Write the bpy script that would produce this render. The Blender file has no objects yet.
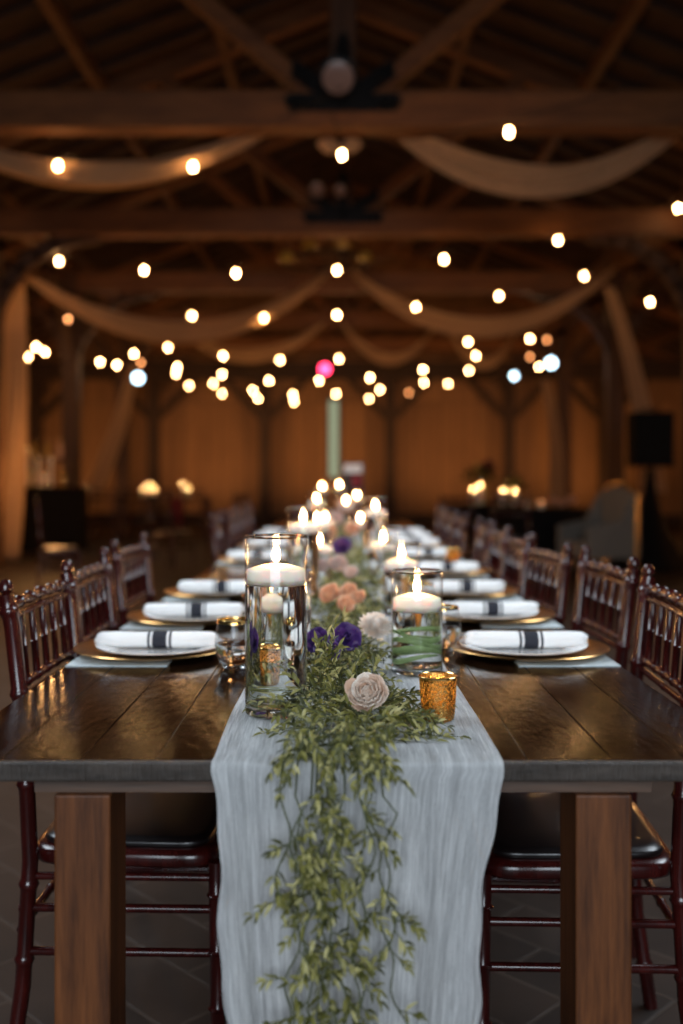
import bpy, math, random
from math import sin, cos, pi, radians as R
from mathutils import Vector, Matrix, Euler, noise as mnoise

random.seed(11)
S = bpy.context.scene
COL = S.collection

# ------------------------------------------------------------------ camera
CZ, FPX, VX, VY = 1.13, 1000.0, 343.0, 478.0     # eye height, focal length in px, principal point
cam_d = bpy.data.cameras.new('camera')
cam = bpy.data.objects.new('camera', cam_d); COL.objects.link(cam)
cam.location = (0, 0, CZ); cam.rotation_euler = (pi/2, 0, 0)
cam_d.sensor_fit = 'VERTICAL'; cam_d.sensor_height = 36.0; cam_d.sensor_width = 24.0
cam_d.lens = 36.0*FPX/1024
cam_d.shift_x = -(VX-341.5)/1024; cam_d.shift_y = (VY-512)/1024
cam_d.dof.use_dof = True; cam_d.dof.focus_distance = 1.60; cam_d.dof.aperture_fstop = 1.75
cam_d.clip_end = 200
S.camera = cam
S.view_settings.view_transform = 'Standard'; S.view_settings.look = 'None'
S.view_settings.gamma = 1; S.view_settings.use_curve_mapping = False
S.view_settings.exposure = 0.0
S.cycles.max_bounces = 10; S.cycles.transparent_max_bounces = 24
S.cycles.transmission_bounces = 10; S.cycles.glossy_bounces = 4; S.cycles.diffuse_bounces = 3
S.cycles.sample_clamp_indirect = 4.0
S.cycles.use_denoising = True

# ------------------------------------------------------------------ world and lights
w = bpy.data.worlds.new('dusk'); S.world = w; w.use_nodes = True
w.node_tree.nodes['Background'].inputs[0].default_value = (.35, .5, .8, 1)
w.node_tree.nodes['Background'].inputs[1].default_value = 0.03

def area(name, loc, rot, sx, sy, power, color):
    l = bpy.data.lights.new(name, 'AREA'); l.shape = 'RECTANGLE'; l.size = sx; l.size_y = sy
    l.energy = power; l.color = color
    o = bpy.data.objects.new(name, l); COL.objects.link(o); o.location = loc; o.rotation_euler = rot
    return o
def point(name, loc, power, color, rad=.08):
    l = bpy.data.lights.new(name, 'POINT'); l.energy = power; l.color = color; l.shadow_soft_size = rad
    o = bpy.data.objects.new(name, l); COL.objects.link(o); o.location = loc
    return o
def spot(name, loc, tgt, power, color, size, rad=.08):
    l = bpy.data.lights.new(name, 'SPOT'); l.energy = power; l.color = color; l.shadow_soft_size = rad
    l.spot_size = R(size); l.spot_blend = .8
    o = bpy.data.objects.new(name, l); COL.objects.link(o); o.location = loc
    o.rotation_euler = (Vector(tgt)-Vector(loc)).to_track_quat('-Z', 'Y').to_euler()
    return o
COOL = (.80, .90, 1.0); WARM = (1.0, .46, .15)
# daylight through the big open doors behind the photographer
dd_ = area('door_daylight', (0, -3.6, 2.1), (R(68), 0, 0), 3.6, 2.4, 108, COOL); dd_.data.spread = R(115)
# added cool overhead fill, no openings there, brightens napkins and table
for sx in (-1, 1):
    o = area('table_fill', (sx*3.3, 4.3, 4.0), (0, 0, 0), 6.0, 1.2, 80, COOL); o.data.spread = R(85)
    o.rotation_euler = (Vector((0, 4.3, .7))-o.location).to_track_quat('-Z', 'Y').to_euler()
# amber wash lights standing along the walls
for x, e in ((-6.4, 150), (-3.1, 210), (-.4, 210), (2.5, 210), (5.6, 200)):
    spot('amber_wash', (x, 22.2, .3), (x*1.02, 24.4, 3.0), e*.62, WARM, 115, .15)
for sx in (-1, 1):
    for y in (11.5, 17.5):
        point('amber_wash', (sx*7.6, y, 1.0), 90, WARM, .15)
point('amber_wash', (-3.7, 12.6, 1.3), 42, WARM, .12)  # added amber fill that brightens the left curtain, not a wall lamp
point('amber_wash', (2.9, 8.0, .55), 10, WARM, .12)
point('amber_wash', (-2.6, 8.5, 1.8), 26, WARM, .12)
for y, e in ((6.4, 14), (11.0, 6), (14.8, 6), (18.6, 6)):
    point('rafter_fill', (0.0, y, 3.1), e*1.5, (1.0, .44, .14), .25)  # added warm fill lighting beams and ceiling, on top of the bulbs

# ------------------------------------------------------------------ helpers
class MB:
    """collects verts / faces, builds one mesh object"""
    def __init__(s): s.v = []; s.f = []; s.uv = None
    def add(s, vs, fs):
        b = len(s.v); s.v += [tuple(p) for p in vs]; s.f += [tuple(b+i for i in f) for f in fs]
    def box(s, c, d, rot=None):
        x, y, z = (k/2 for k in d)
        vs = [Vector((a*x, b*y, e*z)) for a in (-1, 1) for b in (-1, 1) for e in (-1, 1)]
        if rot: m = Euler(rot).to_matrix(); vs = [m @ p for p in vs]
        vs = [p+Vector(c) for p in vs]
        s.add(vs, [(0,1,3,2), (4,6,7,5), (0,4,5,1), (2,3,7,6), (0,2,6,4), (1,5,7,3)])
    def bar(s, a, b, wx, wy, up=(0, 1, 0)):
        a = Vector(a); b = Vector(b); d = (b-a).normalized(); u = Vector(up)
        x = d.cross(u).normalized()*wx/2; y = x.cross(d).normalized()*wy/2
        vs = [p+i*x+j*y for p in (a, b) for i, j in ((-1,-1), (1,-1), (1,1), (-1,1))]
        s.add(vs, [(3,2,1,0), (4,5,6,7), (0,1,5,4), (1,2,6,5), (2,3,7,6), (3,0,4,7)])
    def tube(s, pts, rad, n=10, cap=True):
        pts = [Vector(p) for p in pts]; m = len(pts)
        if not hasattr(rad, '__len__'): rad = [rad]*m
        t0 = (pts[1]-pts[0]).normalized()
        u = t0.cross(Vector((0, 0, 1)))
        if u.length < .05: u = t0.cross(Vector((0, 1, 0)))
        u.normalize(); vs = []
        for i in range(m):
            t = (pts[min(i+1, m-1)]-pts[max(i-1, 0)]).normalized()
            u = (u-t*u.dot(t)).normalized(); w_ = t.cross(u)
            vs += [pts[i]+rad[i]*(cos(2*pi*k/n)*u+sin(2*pi*k/n)*w_) for k in range(n)]
        fs = [(i*n+k, i*n+(k+1) % n, (i+1)*n+(k+1) % n, (i+1)*n+k) for i in range(m-1) for k in range(n)]
        if cap: fs += [tuple(range(n-1, -1, -1)), tuple((m-1)*n+k for k in range(n))]
        s.add(vs, fs)
    def lathe(s, prof, n=40, c=(0, 0, 0), close=False):
        vs = []; m = len(prof)
        for r, z in prof:
            r = max(r, 1e-5)
            vs += [(c[0]+r*cos(2*pi*k/n), c[1]+r*sin(2*pi*k/n), c[2]+z) for k in range(n)]
        rng = m if close else m-1
        fs = [(i*n+k, i*n+(k+1) % n, ((i+1) % m)*n+(k+1) % n, ((i+1) % m)*n+k) for i in range(rng) for k in range(n)]
        s.add(vs, fs)
    def build(s, name, m, parent=None, smooth=True, angle=40):
        me = bpy.data.meshes.new(name); me.from_pydata(s.v, [], s.f)
        if m: me.materials.append(m)
        if smooth: me.polygons.foreach_set('use_smooth', [True]*len(me.polygons))
        me.validate(); me.update()
        if smooth and angle:
            try: me.set_sharp_from_angle(angle=R(angle))
            except Exception: pass
        o = bpy.data.objects.new(name, me); COL.objects.link(o)
        if parent: o.parent = parent
        return o

def tag(o, label=None, cat=None, group=None, kind=None):
    if label: o['label'] = label
    if cat: o['category'] = cat
    if group: o['group'] = group
    if kind: o['kind'] = kind
    return o
def empty(name, loc, rz=0):
    o = bpy.data.objects.new(name, None); COL.objects.link(o); o.location = loc; o.rotation_euler = (0, 0, rz)
    o.empty_display_size = .1
    return o
def kids(o): return [c for c in KID.get(o.name, [])]
KID = {}
def copy_tree(o, parent=None, children=None):
    """copy a thing with its parts and their sub-parts (mesh data shared)"""
    c = o.copy(); COL.objects.link(c)
    if parent: c.parent = parent
    for ch in [k for k in COL.objects if k.parent == o]:
        copy_tree(ch, c)
    return c
def bevel(o, wd=.004, seg=2):
    m = o.modifiers.new('b', 'BEVEL'); m.width = wd; m.segments = seg; m.limit_method = 'ANGLE'; return o

# ------------------------------------------------------------------ materials
def newmat(name):
    m = bpy.data.materials.new(name); m.use_nodes = True
    nt = m.node_tree; return m, nt, nt.nodes['Principled BSDF']
def setp(b, **k):
    names = dict(col='Base Color', rough='Roughness', metal='Metallic', spec='Specular IOR Level', coat='Coat Weight', crough='Coat Roughness',
                 trans='Transmission Weight', ior='IOR', sss='Subsurface Weight', em='Emission Color', es='Emission Strength', alpha='Alpha', sheen='Sheen Weight')
    for a, v in k.items():
        if a in ('col', 'em'): v = (*v, 1)
        b.inputs[names[a]].default_value = v
def coord(nt, out='Object', scale=(1, 1, 1), rot=(0, 0, 0)):
    t = nt.nodes.new('ShaderNodeTexCoord'); mp = nt.nodes.new('ShaderNodeMapping')
    mp.inputs['Scale'].default_value = scale; mp.inputs['Rotation'].default_value = rot
    nt.links.new(t.outputs[out], mp.inputs[0]); return mp.outputs[0]
def noise(nt, vec, scale, detail=6, rough=.6):
    n = nt.nodes.new('ShaderNodeTexNoise'); n.inputs['Scale'].default_value = scale
    n.inputs['Detail'].default_value = detail; n.inputs['Roughness'].default_value = rough
    if vec: nt.links.new(vec, n.inputs['Vector'])
    return n.outputs['Fac']
def ramp(nt, fac, stops):
    r = nt.nodes.new('ShaderNodeValToRGB'); e = r.color_ramp.elements
    while len(e) < len(stops): e.new(.5)
    for k, (p, c) in zip(e, stops): k.position = p; k.color = (*c, 1) if len(c) == 3 else c
    nt.links.new(fac, r.inputs[0]); return r.outputs[0]
def bump(nt, b, h, strength=.3, dist=.01, sock='Normal'):
    n = nt.nodes.new('ShaderNodeBump'); n.inputs['Strength'].default_value = strength; n.inputs['Distance'].default_value = dist
    nt.links.new(h, n.inputs['Height']); nt.links.new(n.outputs[0], b.inputs[sock]); return n
def mathn(nt, op, a, b_=None):
    n = nt.nodes.new('ShaderNodeMath'); n.operation = op
    for i, v in enumerate((a, b_)):
        if v is None: continue
        if isinstance(v, (int, float)): n.inputs[i].default_value = v
        else: nt.links.new(v, n.inputs[i])
    return n.outputs[0]
def plain(name, col, rough=.5, metal=0, **k):
    m, nt, b = newmat(name); setp(b, rough=rough, metal=metal, **k)
    f = noise(nt, coord(nt), 30, 3)
    c = ramp(nt, f, [(.3, tuple(x*.85 for x in col)), (.7, tuple(min(1, x*1.12) for x in col))])
    nt.links.new(c, b.inputs['Base Color']); return m
def wood(name, dark, light, axis='y', scale=6, stretch=12, rough=.5, bstr=.25, bdist=.004, **k):
    m, nt, b = newmat(name); setp(b, rough=rough, **k)
    sc = [stretch, stretch, stretch]; sc['xyz'.index(axis)] = 1
    v = coord(nt, 'Object', tuple(sc))
    f = noise(nt, v, scale/3, 8, .65); g = noise(nt, v, scale*1.5, 5, .7)
    mix = mathn(nt, 'ADD', mathn(nt, 'MULTIPLY', f, .7), mathn(nt, 'MULTIPLY', g, .3))
    c = ramp(nt, mix, [(.34, dark), (.66, light)])
    nt.links.new(c, b.inputs['Base Color']); bump(nt, b, mix, bstr, bdist); return m

M = {}
M['beam_x'] = wood('beam_wood', (.095, .033, .010), (.27, .105, .030), 'x', 4, 8, .6)
M['beam_y'] = wood('beam_wood_long', (.07, .028, .010), (.18, .078, .027), 'y', 4, 8, .6)
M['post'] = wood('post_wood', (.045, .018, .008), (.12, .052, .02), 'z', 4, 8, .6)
M['leg_wood'] = wood('leg_wood', (.030, .0085, .0025), (.175, .056, .015), 'z', 9, 14, .5, .4, .003, spec=.3)
M['apron'] = wood('apron_wood', (.035, .018, .010), (.11, .055, .03), 'x', 9, 14, .5, .4, .003)
def tabletop_mat():
    m, nt, b = newmat('lacquered_table_wood'); setp(b, rough=.16, coat=.4, crough=.07, spec=.25)
    v = coord(nt, 'Object', (14, 1, 14)); f = noise(nt, v, 3, 8, .65)
    c = ramp(nt, f, [(.3, (.004, .002, .0012)), (.55, (.012, .005, .0022)), (.75, (.030, .012, .005))])
    nt.links.new(c, b.inputs['Base Color'])
    v2 = coord(nt, 'Object', (3, 1, 3)); g = noise(nt, v2, 26, 4, .55)
    v3 = coord(nt, 'Object', (1.0, .8, 1)); g3 = noise(nt, v3, 5, 2, .5)
    h = mathn(nt, 'ADD', mathn(nt, 'ADD', mathn(nt, 'MULTIPLY', f, .5), mathn(nt, 'MULTIPLY', g, .55)), mathn(nt, 'MULTIPLY', g3, .9))
    bump(nt, b, h, .55, .0022)
    bp = [n for n in nt.nodes if n.type == 'BUMP'][0]; nt.links.new(bp.outputs[0], b.inputs['Coat Normal'])
    rr = ramp(nt, g3, [(.35, (.08,)*3), (.65, (.17,)*3)]); nt.links.new(rr, b.inputs['Roughness'])
    return m
M['top'] = tabletop_mat()
M['top_edge'] = wood('table_edge_wood', (.012, .009, .007), (.085, .066, .054), 'x', 16, 6, .45, .6, .004)
def edge_mat():
    m = M['top_edge']; nt = m.node_tree; b = nt.nodes['Principled BSDF']
    v = coord(nt, 'Object', (30, 4, 3), (0, R(38), 0)); f = noise(nt, v, 8, 4, .6); bump(nt, b, f, .9, .006)
edge_mat()
def mahogany():
    m, nt, b = newmat('mahogany_lacquer'); setp(b, rough=.24, coat=.30, crough=.12, spec=.4)
    f = noise(nt, coord(nt, 'Object', (6, 6, 1)), 8, 5)
    nt.links.new(ramp(nt, f, [(.3, (.016, .0018, .0015)), (.7, (.055, .006, .0045))]), b.inputs['Base Color']); return m
M['mahogany'] = mahogany()
M['seat'] = plain('dark_seat_lacquer', (.006, .003, .003), .32, coat=.15)
def wallmat():
    m, nt, b = newmat('amber_plank_wall'); setp(b, rough=.7)
    v = coord(nt, 'Object', (7, 7, .6)); f = noise(nt, v, 3, 7)
    br = nt.nodes.new('ShaderNodeTexBrick'); nt.links.new(coord(nt, 'Object', (1, 1, 1), (R(90), 0, 0)), br.inputs['Vector'])
    br.inputs['Scale'].default_value = 1.0; br.offset = .0
    br.inputs['Brick Width'].default_value = .3; br.inputs['Row Height'].default_value = 3.0; br.inputs['Mortar Size'].default_value = .008
    br.inputs['Color1'].default_value = (.33, .17, .075, 1); br.inputs['Color2'].default_value = (.25, .125, .055, 1); br.inputs['Mortar'].default_value = (.08, .04, .02, 1)
    mx = nt.nodes.new('ShaderNodeMix'); mx.data_type = 'RGBA'; mx.blend_type = 'MULTIPLY'; mx.inputs[0].default_value = .6
    nt.links.new(br.outputs[0], mx.inputs[6]); nt.links.new(ramp(nt, f, [(.3, (.5,)*3), (.7, (1,)*3)]), mx.inputs[7])
    nt.links.new(mx.outputs[2], b.inputs['Base Color']); return m
M['wall'] = wallmat()
M['post_dark'] = wood('shaded_post_wood', (.016, .007, .004), (.045, .019, .009), 'z', 4, 8, .7)  # darker copy of the post wood, shade put into its colour against the uplights
M['deck'] = wood('roof_deck_wood', (.024, .010, .004), (.075, .032, .013), 'x', 3, 5, .75)
def floormat():
    m, nt, b = newmat('diagonal_paver_floor'); setp(b, rough=.6, spec=.3)
    v = coord(nt, 'Object', (1, 1, 1), (0, 0, R(45)))
    br = nt.nodes.new('ShaderNodeTexBrick'); nt.links.new(v, br.inputs['Vector'])
    br.inputs['Scale'].default_value = 1.0; br.inputs['Brick Width'].default_value = .34; br.inputs['Row Height'].default_value = .17
    br.inputs['Mortar Size'].default_value = .006; br.inputs['Mortar Smooth'].default_value = .3
    br.inputs['Color1'].default_value = (.040, .024, .017, 1); br.inputs['Color2'].default_value = (.024, .015, .011, 1); br.inputs['Mortar'].default_value = (.060, .042, .032, 1)
    f = noise(nt, coord(nt), 4, 8)
    mx = nt.nodes.new('ShaderNodeMix'); mx.data_type = 'RGBA'; mx.blend_type = 'MULTIPLY'; mx.inputs[0].default_value = .8
    nt.links.new(br.outputs[0], mx.inputs[6]); nt.links.new(ramp(nt, f, [(.3, (.45,)*3), (.7, (1.1,)*3)]), mx.inputs[7])
    nt.links.new(mx.outputs[2], b.inputs['Base Color'])
    h = mathn(nt, 'SUBTRACT', mathn(nt, 'MULTIPLY', f, .4), br.outputs['Fac']); bump(nt, b, h, .5, .004); return m
M['floor'] = floormat()
def glassmat(name, tint=(1, 1, 1), ior=1.45):
    """thin clear glass wall: passes light straight through, mirrors by angle"""
    m = bpy.data.materials.new(name); m.use_nodes = True; nt = m.node_tree; nt.nodes.clear()
    o = nt.nodes.new('ShaderNodeOutputMaterial'); mx = nt.nodes.new('ShaderNodeMixShader')
    t = nt.nodes.new('ShaderNodeBsdfTransparent'); t.inputs[0].default_value = (*tint, 1)
    g = nt.nodes.new('ShaderNodeBsdfGlossy'); g.inputs['Roughness'].default_value = .02
    lw = nt.nodes.new('ShaderNodeLayerWeight'); lw.inputs['Blend'].default_value = .5
    fac = mathn(nt, 'ADD', mathn(nt, 'MULTIPLY', mathn(nt, 'POWER', lw.outputs['Facing'], 3.0), .80), .035)
    h = noise(nt, coord(nt), 20, 2); bp = nt.nodes.new('ShaderNodeBump'); bp.inputs['Strength'].default_value = .08; bp.inputs['Distance'].default_value = .002
    nt.links.new(h, bp.inputs['Height']); nt.links.new(bp.outputs[0], g.inputs['Normal'])
    nt.links.new(fac, mx.inputs[0]); nt.links.new(t.outputs[0], mx.inputs[1]); nt.links.new(g.outputs[0], mx.inputs[2])
    nt.links.new(mx.outputs[0], o.inputs[0]); return m
M['glass'] = glassmat('thin_clear_glass')
def refr(name, ior, col=(1, 1, 1)):
    m = bpy.data.materials.new(name); m.use_nodes = True; nt = m.node_tree; nt.nodes.clear()
    o = nt.nodes.new('ShaderNodeOutputMaterial'); g = nt.nodes.new('ShaderNodeBsdfGlass')
    g.inputs['IOR'].default_value = ior; g.inputs['Roughness'].default_value = 0; g.inputs['Color'].default_value = (*col, 1)
    h = noise(nt, coord(nt), 9, 1); bp = nt.nodes.new('ShaderNodeBump'); bp.inputs['Strength'].default_value = .12; bp.inputs['Distance'].default_value = .002
    nt.links.new(h, bp.inputs['Height']); nt.links.new(bp.outputs[0], g.inputs['Normal'])
    nt.links.new(g.outputs[0], o.inputs[0]); return m
M['water'] = refr('water', 1.33, (.97, .98, .97)); M['thick_glass'] = refr('thick_glass', 1.48)
def wax():
    m, nt, b = newmat('white_wax'); setp(b, rough=.35, sss=.6, col=(.92, .80, .68))
    b.inputs['Subsurface Radius'].default_value = (.03, .015, .008); b.inputs['Subsurface Scale'].default_value = .6
    bump(nt, b, noise(nt, coord(nt), 60, 2), .1, .001); return m
M['wax'] = wax()
def emis(name, col, strength, grad=False):
    m = bpy.data.materials.new(name); m.use_nodes = True; nt = m.node_tree; nt.nodes.clear()
    o = nt.nodes.new('ShaderNodeOutputMaterial'); e = nt.nodes.new('ShaderNodeEmission'); e.inputs[0].default_value = (*col, 1); e.inputs[1].default_value = strength
    nt.links.new(e.outputs[0], o.inputs[0]); return m
M['flame'] = emis('candle_flame', (1, .52, .18), 240)
M['bulb'] = emis('bulb_glow', (1, .54, .21), 85)
M['bulb_dim'] = emis('bulb_glow_amber', (1, .36, .12), 12)
M['tea_glow'] = emis('amber_tea_glow', (1, .55, .18), 7)
M['bulb_cool'] = emis('cool_lamp_glow', (.62, .85, 1), 10)
M['red_lens'] = emis('red_lamp_glow', (1, .03, .09), 16)
M['slit'] = emis('garden_daylight', (.42, .47, .30), .75)
M['porcelain'] = plain('white_porcelain', (.80, .80, .80), .12, coat=.5)
M['linen'] = plain('white_linen', (.80, .80, .79), .85)
def linen():
    m, nt, b = newmat('white_linen_napkin'); setp(b, rough=.9, col=(.80, .80, .79))
    v = coord(nt); bump(nt, b, mathn(nt, 'ADD', noise(nt, v, 35, 4), mathn(nt, 'MULTIPLY', noise(nt, v, 500, 2), .2)), .5, .004); return m
M['linen'] = linen()
M['black_band'] = plain('black_woven_stripe', (.012, .013, .022), .8)
M['paper'] = plain('pale_paper', (.62, .70, .72), .6)
def bronze():
    m, nt, b = newmat('antique_gold'); setp(b, rough=.28, metal=1)
    f = noise(nt, coord(nt), 25, 5); nt.links.new(ramp(nt, f, [(.3, (.40, .20, .07)), (.7, (.80, .48, .18))]), b.inputs['Base Color'])
    bump(nt, b, noise(nt, coord(nt), 90, 3), .3, .001); return m
M['bronze'] = bronze()
M['gold'] = plain('gold_rim', (.85, .55, .20), .2, 1)
def mercury():
    m = bpy.data.materials.new('mercury_gold_glass'); m.use_nodes = True; nt = m.node_tree; b = nt.nodes['Principled BSDF']
    setp(b, rough=.22, metal=1); out = nt.nodes['Material Output']
    v = coord(nt, 'Object', (1, 1, .8)); f = noise(nt, v, 330, 5, .7); g = noise(nt, v, 600, 3, .6)
    nt.links.new(ramp(nt, g, [(.3, (.25, .12, .03)), (.6, (.85, .52, .16))]), b.inputs['Base Color'])
    tr = nt.nodes.new('ShaderNodeBsdfTranslucent'); tr.inputs[0].default_value = (1, .70, .28, 1)
    mx = nt.nodes.new('ShaderNodeMixShader'); k = ramp(nt, f, [(.46, (0,)*3), (.56, (1,)*3)])
    nt.links.new(k, mx.inputs[0]); nt.links.new(b.outputs[0], mx.inputs[1]); nt.links.new(tr.outputs[0], mx.inputs[2]); nt.links.new(mx.outputs[0], out.inputs[0])
    bump(nt, b, f, .7, .002); return m
M['mercury'] = mercury()
def gauze():
    m = bpy.data.materials.new('white_gauze'); m.use_nodes = True; nt = m.node_tree; nt.nodes.clear()
    o = nt.nodes.new('ShaderNodeOutputMaterial')
    d = nt.nodes.new('ShaderNodeBsdfDiffuse'); tl = nt.nodes.new('ShaderNodeBsdfTranslucent'); tp = nt.nodes.new('ShaderNodeBsdfTransparent')
    uv = coord(nt, 'UV', (1, .035, 1))
    a = noise(nt, uv, 90, 7, .78); c_ = noise(nt, uv, 420, 4, .75)
    uv2 = coord(nt, 'UV', (1, .5, 1)); c2 = noise(nt, uv2, 420, 2, .5)
    h = mathn(nt, 'ADD', mathn(nt, 'ADD', a, mathn(nt, 'MULTIPLY', c_, .5)), mathn(nt, 'MULTIPLY', c2, .2))
    col = ramp(nt, mathn(nt, 'MULTIPLY', mathn(nt, 'ADD', a, c_), .5), [(.36, (.56, .57, .58)), (.62, (.88, .89, .89))])
    for s in (d, tl): nt.links.new(col, s.inputs[0])
    bp = nt.nodes.new('ShaderNodeBump'); bp.inputs['Strength'].default_value = .9; bp.inputs['Distance'].default_value = .006
    nt.links.new(h, bp.inputs['Height'])
    for s in (d, tl): nt.links.new(bp.outputs[0], s.inputs['Normal'])
    m1 = nt.nodes.new('ShaderNodeMixShader'); m1.inputs[0].default_value = .25
    nt.links.new(d.outputs[0], m1.inputs[1]); nt.links.new(tl.outputs[0], m1.inputs[2])
    m2 = nt.nodes.new('ShaderNodeMixShader'); k = ramp(nt, mathn(nt, 'MULTIPLY', h, .6), [(.36, (.42,)*3), (.62, (.02,)*3)])
    nt.links.new(k, m2.inputs[0]); nt.links.new(m1.outputs[0], m2.inputs[1]); nt.links.new(tp.outputs[0], m2.inputs[2]); nt.links.new(m2.outputs[0], o.inputs[0])
    return m
M['gauze'] = gauze()
def fabric(name, col, tl_=.35):
    m = bpy.data.materials.new(name); m.use_nodes = True; nt = m.node_tree; nt.nodes.clear()
    o = nt.nodes.new('ShaderNodeOutputMaterial'); d = nt.nodes.new('ShaderNodeBsdfDiffuse'); t = nt.nodes.new('ShaderNodeBsdfTranslucent')
    f = noise(nt, coord(nt), 12, 4); c = ramp(nt, f, [(.3, tuple(x*.85 for x in col)), (.7, col)])
    nt.links.new(c, d.inputs[0]); nt.links.new(c, t.inputs[0]); mx = nt.nodes.new('ShaderNodeMixShader'); mx.inputs[0].default_value = tl_
    nt.links.new(d.outputs[0], mx.inputs[1]); nt.links.new(t.outputs[0], mx.inputs[2]); nt.links.new(mx.outputs[0], o.inputs[0]); return m
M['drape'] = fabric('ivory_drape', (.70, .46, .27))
def leafmat(name, stops, tl_=.3):
    m = bpy.data.materials.new(name); m.use_nodes = True; nt = m.node_tree; b = nt.nodes['Principled BSDF']; out = nt.nodes['Material Output']
    setp(b, rough=.45)
    gi = nt.nodes.new('ShaderNodeNewGeometry'); c = ramp(nt, gi.outputs['Random Per Island'], stops)
    nt.links.new(c, b.inputs['Base Color']); t = nt.nodes.new('ShaderNodeBsdfTranslucent'); nt.links.new(c, t.inputs[0])
    mx = nt.nodes.new('ShaderNodeMixShader'); mx.inputs[0].default_value = tl_
    nt.links.new(b.outputs[0], mx.inputs[1]); nt.links.new(t.outputs[0], mx.inputs[2]); nt.links.new(mx.outputs[0], out.inputs[0]); return m
M['leaf'] = leafmat('garland_leaf', [(0, (.032, .038, .008)), (.35, (.115, .115, .020)), (.7, (.27, .25, .058)), (1, (.62, .56, .25))])
M['stem'] = plain('garland_stem', (.07, .08, .03), .6)
def petal(name, a, b_): return leafmat(name, [(0, a), (1, b_)], .3)
M['p_white'] = petal('cream_petal', (.86, .74, .64), (.95, .90, .84))
M['p_taupe'] = petal('blush_petal', (.70, .46, .32), (.97, .88, .78))
M['p_violet'] = petal('violet_petal', (.035, .015, .12), (.12, .035, .22))
M['p_peach'] = petal('peach_petal', (.90, .42, .22), (.97, .68, .46))
M['p_pink'] = petal('pink_petal', (.74, .50, .44), (.88, .74, .66))
M['p_dark'] = petal('dark_red_petal', (.06, .01, .015), (.25, .06, .08))
M['black_metal'] = plain('black_steel', (.012, .012, .013), .45, .6)
M['black_cloth'] = plain('black_cloth', (.006, .005, .005), .85, spec=.15)
M['grille'] = plain('speaker_grille', (.006, .006, .006), .7, spec=.15)
M['cable'] = plain('black_cable', (.015, .012, .010), .6)
M['wick'] = plain('candle_wick', (.05, .03, .02), .9)
M['red_cloth'] = plain('burgundy_cloth', (.22, .012, .02), .8)
M['grey_uph'] = plain('grey_upholstery', (.16, .15, .13), .7)
M['green_blade'] = plain('pale_green_leaf_blade', (.30, .42, .16), .4)
M['amber_shade'] = plain('amber_glass_shade', (.60, .42, .10), .2, trans=.2)
M['pale_lens'] = plain('pale_lens', (.30, .20, .17), .25)

# ------------------------------------------------------------------ the hall
HW = 8.6; Y0, Y1 = -6.0, 24.6; RIDGE, SLOPE = 7.3, .40
def struct(o, label): return tag(o, label, kind='structure')
mb = MB(); mb.add([(-HW, Y0, 0), (HW, Y0, 0), (HW, Y1, 0), (-HW, Y1, 0), (-HW, Y0, -.1), (HW, Y0, -.1), (HW, Y1, -.1), (-HW, Y1, -.1)],
       [(0,1,2,3), (7,6,5,4), (0,4,5,1), (1,5,6,2), (2,6,7,3), (3,7,4,0)])
struct(mb.build('floor', M['floor'], smooth=False), 'brown paver floor laid in a diagonal pattern')
# back wall with the narrow slit between its sliding doors
GX0, GX1, GZ0, GZ1 = -.34, -.12, 1.15, 3.05
mb = MB(); zr = RIDGE-SLOPE*HW
for c, d in (((( -HW+GX0)/2, Y1+.06, 1.95), (GX0+HW, .12, 3.9)), (((HW+GX1)/2, Y1+.06, 1.95), (HW-GX1, .12, 3.9)),
             (((GX0+GX1)/2, Y1+.06, GZ0/2), (GX1-GX0, .12, GZ0)), (((GX0+GX1)/2, Y1+.06, (GZ1+3.9)/2), (GX1-GX0, .12, 3.9-GZ1))):
    mb.box(c, d)
mb.add([(-HW, Y1, 3.9), (HW, Y1, 3.9), (HW, Y1, zr), (0, Y1, RIDGE), (-HW, Y1, zr)], [(0, 1, 2, 3, 4)])
struct(mb.build('wall_back', M['wall'], smooth=False), 'amber lit plank wall at the far end of the hall')
mb = MB(); mb.box(((GX0+GX1)/2, Y1+.08, (GZ0+GZ1)/2), (GX1-GX0+.02, .02, GZ1-GZ0+.02))
win = mb.build('window_1', M['slit'], smooth=False); struct(win, 'tall narrow pale green daylight window in the far wall')
f = MB()
for x in (GX0-.03, GX1+.03): f.box((x, Y1-.02, (GZ0+GZ1)/2), (.06, .08, GZ1-GZ0+.12))
for z in (GZ0-.03, GZ1+.03): f.box(((GX0+GX1)/2, Y1-.02, z), (GX1-GX0, .08, .06))
f.build('window_frame', M['post'], win, smooth=False)
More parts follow.
